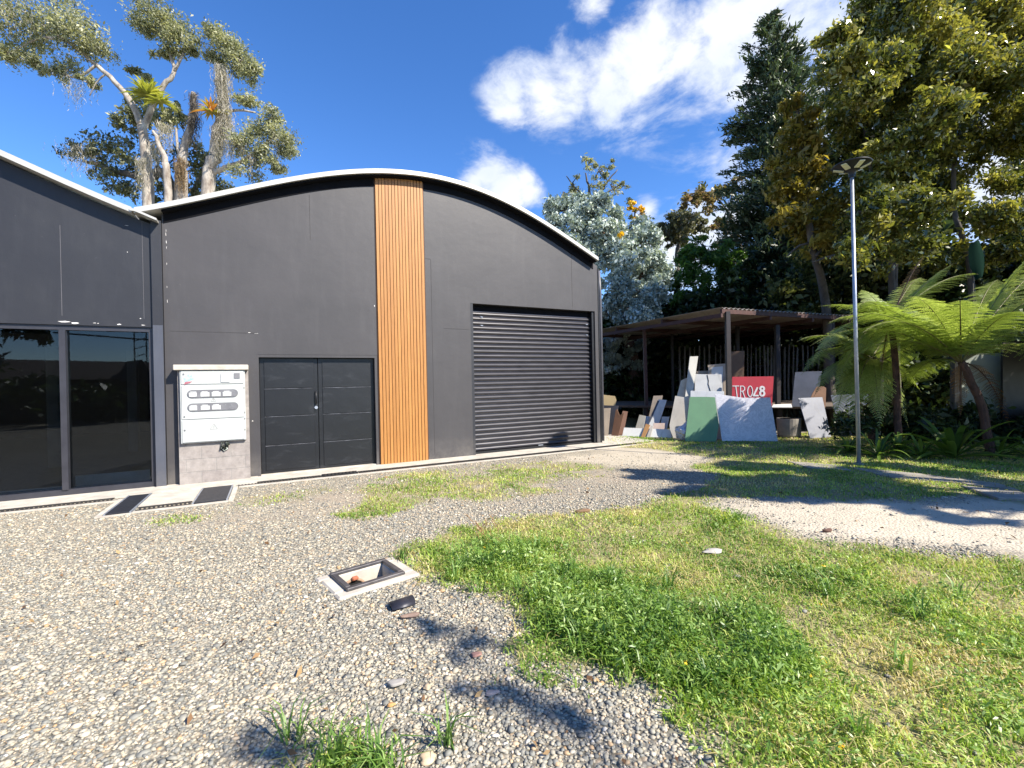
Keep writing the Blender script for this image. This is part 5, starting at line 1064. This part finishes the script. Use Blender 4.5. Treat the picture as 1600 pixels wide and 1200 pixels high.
# ---- unseen trees added on the right to throw shade, and the yard behind the camera
def added_shade_tree(label, x, y, h, specs, nl=700, mat=L['magnolia'], size=.2, lw=.06):
    t = empty('added_shade_tree', (x, y, 0), label, 'tree'); m = MB(); limb(m, [np.array([x, y, 0.]), np.array([x+.1, y, h*.5]), np.array([x, y+.1, h*.85])], .18, .06, 8)
    S = crown(t, [(np.array(c), r, 14, int(nl*k)) for c, r, k in specs], size, mat, sub=.38)
    for c, r, k in specs: limb(m, [np.array([x, y, h*.45]), (np.array([x, y, h*.6])+np.array(c))/2, np.array(c)], lw, lw*.3, 5)
    twigs(m, S, lw*.3, 4); m.build('trunk', M['greybark'], t, True)
def up_(gx_, gy_, h):                      # the point h metres up on the sun ray through a ground point
    s = SUN/SUN[2]; return (gx_+s[0]*h, gy_+s[1]*h, h)
added_shade_tree('low bushy tree added out of view to shade the planting', 11.4, 6.6, 4, [((10.7, 6.4, 2.3), 1.15, 1.2), ((11.2, 7.4, 2.4), 1.2, 1.2), ((12.2, 6.6, 2.6), 1.3, 1.2), ((12.4, 8.2, 2.8), 1.4, 1.2), ((11.6, 6., 1.6), 1.2, 1.)], 2200)
added_shade_tree('second low bushy tree added out of view for its shade', 14.5, 8.5, 5, [((13.8, 8.6, 2.6), 1.5, 1.3), ((14.8, 7.6, 3), 1.5, 1.3), ((14.2, 9.8, 3), 1.5, 1.3), ((16, 9, 3.3), 1.7, 1.3), ((15.6, 10.6, 3.2), 1.6, 1.3)], 2200)
# ---- lawn: blades and small weeds
def density_points(dens, keepfn, ymin=1.6, ymax=13.5, xl=-1.15, xr=1.22):
    out = []
    for (y0, y1, dn) in dens:
        x0, x1 = xl*y1, xr*y1+.3; n = int((x1-x0)*(y1-y0)*dn); x = rs.uniform(x0, x1, n); y = rs.uniform(y0, y1, n); k = keepfn(x, y); out.append(np.stack([x[k], y[k]], 1))
    return np.concatenate(out)
ZT = [(gp((800, 950), (850, 910), (930, 905), (1000, 930), (1100, 950), (1200, 960), (1270, 1000), (1340, 1080), (1330, 1150), (1200, 1185), (1080, 1120), (1000, 1075), (900, 1060), (830, 1030)), 1.), (gp((680, 905), (700, 860), (760, 840), (860, 855), (870, 900), (800, 930)), .75),
      (gp((1090, 800), (1130, 795), (1190, 812), (1170, 830), (1110, 825)), .6), (gp((440, 1240), (465, 1170), (515, 1125), (590, 1140), (620, 1200)), .8), (gp((1370, 940), (1480, 930), (1600, 980), (1600, 1030), (1450, 1010)), .5), (gp((1400, 1100), (1600, 1060), (1700, 1250), (1400, 1250)), .45), (gp((1230, 900), (1300, 880), (1420, 900), (1350, 925)), .45)]
def tall(x, y):
    r = np.zeros_like(x); e = (fbm(x, y, .35, 77)-.5)*.4
    for p, k in ZT: r = np.maximum(r, np.clip((distpoly(x, y, p)+e*1.6+.05)/.5+.35, 0, 1)*k)
    return r*np.clip(.75+(fbm(x, y, .28, 99)-.38)*2.8, .25, 1.35)
def blades(P, ln, wd, tone, lean=.5):
    n = len(P); a = rs.uniform(0, 2*math.pi, n); d = np.stack([np.cos(a), np.sin(a), np.zeros(n)], 1); s_ = np.stack([-d[:, 1], d[:, 0], np.zeros(n)], 1); le = (lean*rs.uniform(.3, 1.6, n))[:, None]
    b = np.stack([P[:, 0], P[:, 1], hgt(P[:, 0], P[:, 1])-.004], 1); L_ = ln[:, None]; W_ = wd[:, None]*.5
    m_ = b+d*L_*le*.3+Z*L_*.55; tp = b+d*L_*le+Z*L_*np.maximum(1-le*.45, .25)
    V = np.stack([b-s_*W_, b+s_*W_, m_+s_*W_*.85, m_-s_*W_*.85, tp], 1).reshape(-1, 3); k = (np.arange(n)*5)[:, None]
    Q = np.concatenate([k+[0, 1, 2, 3], k+[3, 2, 4, 4]]); return V, Q, np.repeat(tone, 5)
def build_blades(name, sets, mat, label):
    V, Q, A = merge(sets); quad = Q[Q[:, 2] != Q[:, 3]]; tri = Q[Q[:, 2] == Q[:, 3]][:, :3] if False else None
    me_q = Q.copy(); deg = me_q[:, 2] == me_q[:, 3]
    T = np.concatenate([me_q[~deg][:, [0, 1, 2]], me_q[~deg][:, [0, 2, 3]], me_q[deg][:, :3]])
    Tt = me_q[deg]; T = np.concatenate([me_q[~deg][:, [0, 1, 2]], me_q[~deg][:, [0, 2, 3]], Tt[:, [0, 1, 2]]])
    return tag(fastmesh(name, V, T, dict(rnd=A), mat), label, 'grass', kind='stuff')
def boxclear(x, y):
    dx = np.stack([x-bc[0], y-bc[1]], 1); return ~((np.abs(dx@bx_[:2]) < .34) & (np.abs(dx@by_[:2]) < .28))
def kp_grass(x, y):
    g, s, d = masks(x, y); t_ = tall(x, y); bare = np.clip((fbm(x, y, .38, 55)-.36)*7, .38, 1); bare = np.maximum(bare, t_)
    return (rs.rand(len(x)) < g**1.3*bare*(1-s)) & boxclear(x, y)
Pg = density_points([(1.6, 2.6, 7200), (2.6, 3.8, 5600), (3.8, 5.5, 3500), (5.5, 8, 1700), (8, 13.5, 700)], kp_grass)
tl = tall(Pg[:, 0], Pg[:, 1]); far = np.clip((Pg[:, 1]-3)/8, 0, 1); dryn = fbm(Pg[:, 0], Pg[:, 1], .6, 91)
ln = (.022+.02*rs.rand(len(Pg)))*(1+tl*rs.uniform(.6, 3.4, len(Pg)))*(1+far*.5); wd = (.0045+.004*rs.rand(len(Pg)))*(1+tl*.5)*(1+far*1.6)
tone = np.clip(.60+(dryn-.47)*2.2-tl*.42+rs.randn(len(Pg))*.2, 0, 1)
print('blades', len(Pg))
build_blades('lawn_grass', [blades(Pg, ln, wd, tone, .75)], L['grass'], 'patchy sunlit yellow green grass of the lawn')
# tufts of long grass
C = density_points([(1.6, 4.2, 40), (4.2, 7, 12)], lambda x, y: rs.rand(len(x)) < tall(x, y)*np.clip((fbm(x, y, .3, 66)-.38)*6, .15, 1))
idx = np.repeat(np.arange(len(C)), rs.randint(14, 40, len(C))); Pt = C[idx]+rs.randn(len(idx), 2)*.022
lt_ = rs.uniform(.10, .24, len(idx)); build_blades('long_grass', [blades(Pt, lt_, rs.uniform(.006, .011, len(idx)), np.clip(.3+rs.randn(len(idx))*.18, 0, 1), .85)], L['weed'], 'dark green clumps of longer grass along the gravel edge')
# dry blades
Pd = density_points([(1.6, 3.8, 420), (3.8, 7, 260), (7, 11, 90)], kp_grass)
build_blades('dry_grass', [blades(Pd, rs.uniform(.05, .12, len(Pd)), rs.uniform(.004, .007, len(Pd)), rs.rand(len(Pd)), 1.3)], L['dry'], 'straw coloured dead blades scattered through the lawn')
# broad small weed leaves
def kp_weed(x, y):
    g, s, d = masks(x, y); t_ = tall(x, y); w_ = np.clip((fbm(x, y, .35, 17)-.42)*6, .06, 1)
    return (rs.rand(len(x)) < g*np.maximum(t_, w_*.6)*(1-s)) & boxclear(x, y)
Pw = density_points([(1.6, 2.6, 6500), (2.6, 3.8, 5600), (3.8, 5.5, 2800), (5.5, 8, 900)], kp_weed)
tw = tall(Pw[:, 0], Pw[:, 1]); zz = hgt(Pw[:, 0], Pw[:, 1])+.012+rs.rand(len(Pw))**1.1*(.010+.16*tw)*(.6+.8*fbm(Pw[:, 0], Pw[:, 1], .18, 12))
V, F_, A = leafcloud(np.stack([Pw[:, 0], Pw[:, 1], zz], 1), .024*(1+.35*tw)*(1+np.clip(Pw[:, 1]-3.5, 0, 4)*.12), .30, .9, szvar=.25, rbias=np.clip(.60-tw*.10+(fbm(Pw[:, 0], Pw[:, 1], .2, 44)-.5)*.9+rs.randn(len(Pw))*.1, 0, 1))
print('weeds', len(Pw))
tag(fastmesh('weeds', V, F_, dict(rnd=A), L['weed']), 'small leaved creeping weeds spreading through the lawn', 'weeds', kind='stuff')
Py = density_points([(1.6, 3.8, 7), (3.8, 6, 2)], kp_weed); V, F_, A = leafcloud(np.column_stack([np.repeat(Py, 4, 0)+rs.randn(len(Py)*4, 2)*.006, np.repeat(hgt(Py[:, 0], Py[:, 1])+.05+.06*tall(Py[:, 0], Py[:, 1]), 4)+rs.rand(len(Py)*4)*.01]), .010, .9, 1.)
tag(fastmesh('lawn_flowers', V, F_, dict(rnd=A), L['yellow']), 'tiny yellow orange flowers dotted through the weeds', 'flowers', kind='stuff')
# dry seed stalks by the lawn edge
m = MB(); c = G(765, 850)
for i in range(14):
    p = c+np.array([rs.randn()*.06, rs.randn()*.05, 0]); h_ = rs.uniform(.15, .3); m.tube([p, p+np.array([rs.randn()*.03, 0, h_*.6]), p+np.array([rs.randn()*.05, 0, h_])], [.003, .002, .004], 4)
tag(m.build('dry_seed_stalks', simple('seed_stalk', (.35, .2, .08), (.22, .12, .05), .8)), 'rusty dry seed stalks standing up at the far lawn edge', 'plant')
# unseen trees added, leaf clusters set on sun rays to shade gravel and path
def cast(pxs, h):
    o = []
    for px, py, r, k in pxs: g = G(px, py); o.append((up_(g[0], g[1], h), r, k))
    return o
added_shade_tree('tall thin tree added behind the viewer to cast faint patches of shade on the gravel', 9.5, -6.2, 7, cast([(660, 972, .06, .05), (690, 985, .1, .07), (740, 1000, .09, .07), (790, 1010, .06, .04), (715, 1030, .05, .03), (770, 1075, .07, .05), (800, 1098, .1, .08), (860, 1112, .1, .08), (900, 1135, .06, .04), (720, 1070, .05, .03), (395, 1155, .09, .07), (440, 1180, .09, .07)], 6.2), 800, size=.075, lw=.014)
added_shade_tree('tree added beside the view with its crown placed to shade the strip of path', 11.2, 3.2, 7, cast([(1010, 740, .32, .7), (1080, 745, .4, .9), (1090, 765, .3, .5), (1150, 750, .5, 1.2), (1180, 772, .28, .5), (1240, 755, .55, 1.2), (1260, 776, .25, .4), (1330, 760, .55, 1.2), (1350, 780, .2, .3), (1420, 772, .45, 1.), (1180, 728, .4, .7), (1300, 738, .5, .9), (1440, 797, .16, .10), (1480, 808, .16, .12), (1510, 784, .3, .4), (1590, 788, .3, .4), (1400, 784, .2, .25), (1550, 812, .12, .08)], 6.), 3000, size=.16)

# ---- what stands behind the viewer and shows only as a reflection in the glass panes
nh = empty('neighbouring_house', (-2, -17, 0), 'low dark house with a pitched roof behind the viewer, seen mirrored in the glass', 'building')
q = MB(); q.prism([(-12, -17, 0), (6, -17, 0), (6, -17, 2.2), (-12, -17, 2.2)], np.array([0, -6, 0])); q.build('wall', simple('dark_render', (.06, .055, .05), None, .9), nh)
q = MB(); q.prism([(-12.4, -16.6, 2.15), (-12.4, -23.4, 2.15), (-12.4, -20, 3.3)], np.array([18.8, 0, 0])); q.build('roof', simple('dark_tiles', (.05, .035, .03), None, .9), nh)
q = MB(); q.prism([(.3, -15.2, 2.), (1.5, -15.2, 2.), (.9, -15.2, 3.2)], np.array([0, -2.5, 0])); q.build('dormer', simple('dormer_dark', (.05, .04, .035), None, .9), nh)
P = []
for i in range(60):
    x = rs.uniform(-16, 8); 
    if -1.6 < x < 2.2 and rs.rand() < .9: z = rs.uniform(.4, 1.6)
    else: z = rs.uniform(.4, 7 if x < -2.4 else 1.8)
    q_, to, _ = clump((x, rs.uniform(-15, -13), z), rs.uniform(.8, 1.3), 8, 500, .4); P.append(q_)
P = np.concatenate(P); P = P[P[:, 2] > .02]; V, F_, A = leafcloud(P, .28, .5)
tag(fastmesh('hedge', V, F_, dict(rnd=A), L['dark']), 'overgrown hedge behind the viewer, seen mirrored in the glass', 'hedge', kind='stuff')
mt = empty('lattice_mast', (.2, -13, 0), 'thin lattice mast behind the viewer mirrored in the right glass pane', 'mast')
q = MB()
for sx in (-.25, .25): q.tube([(.2+sx, -13, 0), (.2+sx, -13, 9)], .03, 6)
for k in range(22): q.tube([(-.05, -13, .4*k), (.45, -13, .4*k+.2)], .02, 4); 
q.tube([(-3, -13, 4.2), (4, -13, 4.0)], .04, 6); q.build('lattice', M['rust2'], mt)

added_shade_tree('small spreading tree added out of view to shade the grass before the planting', 11.5, 4.9, 4, cast([(1290, 703, .4, .8), (1340, 708, .4, .9), (1390, 712, .4, .9), (1440, 716, .4, 1.), (1500, 724, .42, 1.), (1560, 730, .42, 1.), (1620, 736, .42, 1.), (1400, 728, .3, .5), (1470, 738, .32, .6), (1550, 750, .35, .7), (1610, 765, .35, .7), (1340, 726, .2, .3)], 3.1), 2200, size=.13)  # unseen tree added, its leaves placed sunward of the ground to be shaded

# dead leaves blown over the yard
Pl = density_points([(1.6, 3.5, 16), (3.5, 6, 9), (6, 9, 6)], lambda x, y: ((x-B0[0])*N[0]+(y-B0[1])*N[1] > .8) & boxclear(x, y) & (rs.rand(len(x)) < .2+1.4*np.clip((fbm(x, y, .9, 71)-.4)*4, 0, 1)))
V, F_, A = leafcloud(np.column_stack([Pl, hgt(Pl[:, 0], Pl[:, 1])+.022]), .032, .5, 2.5)
tag(fastmesh('leaf_litter', V, F_, dict(rnd=A), leafmat('dead_leaf', (.08, .04, .02), (.2, .11, .05), (.36, .25, .12), .1, .8)), 'small dead brown leaves blown over the gravel and lawn', 'leaf litter', kind='stuff')
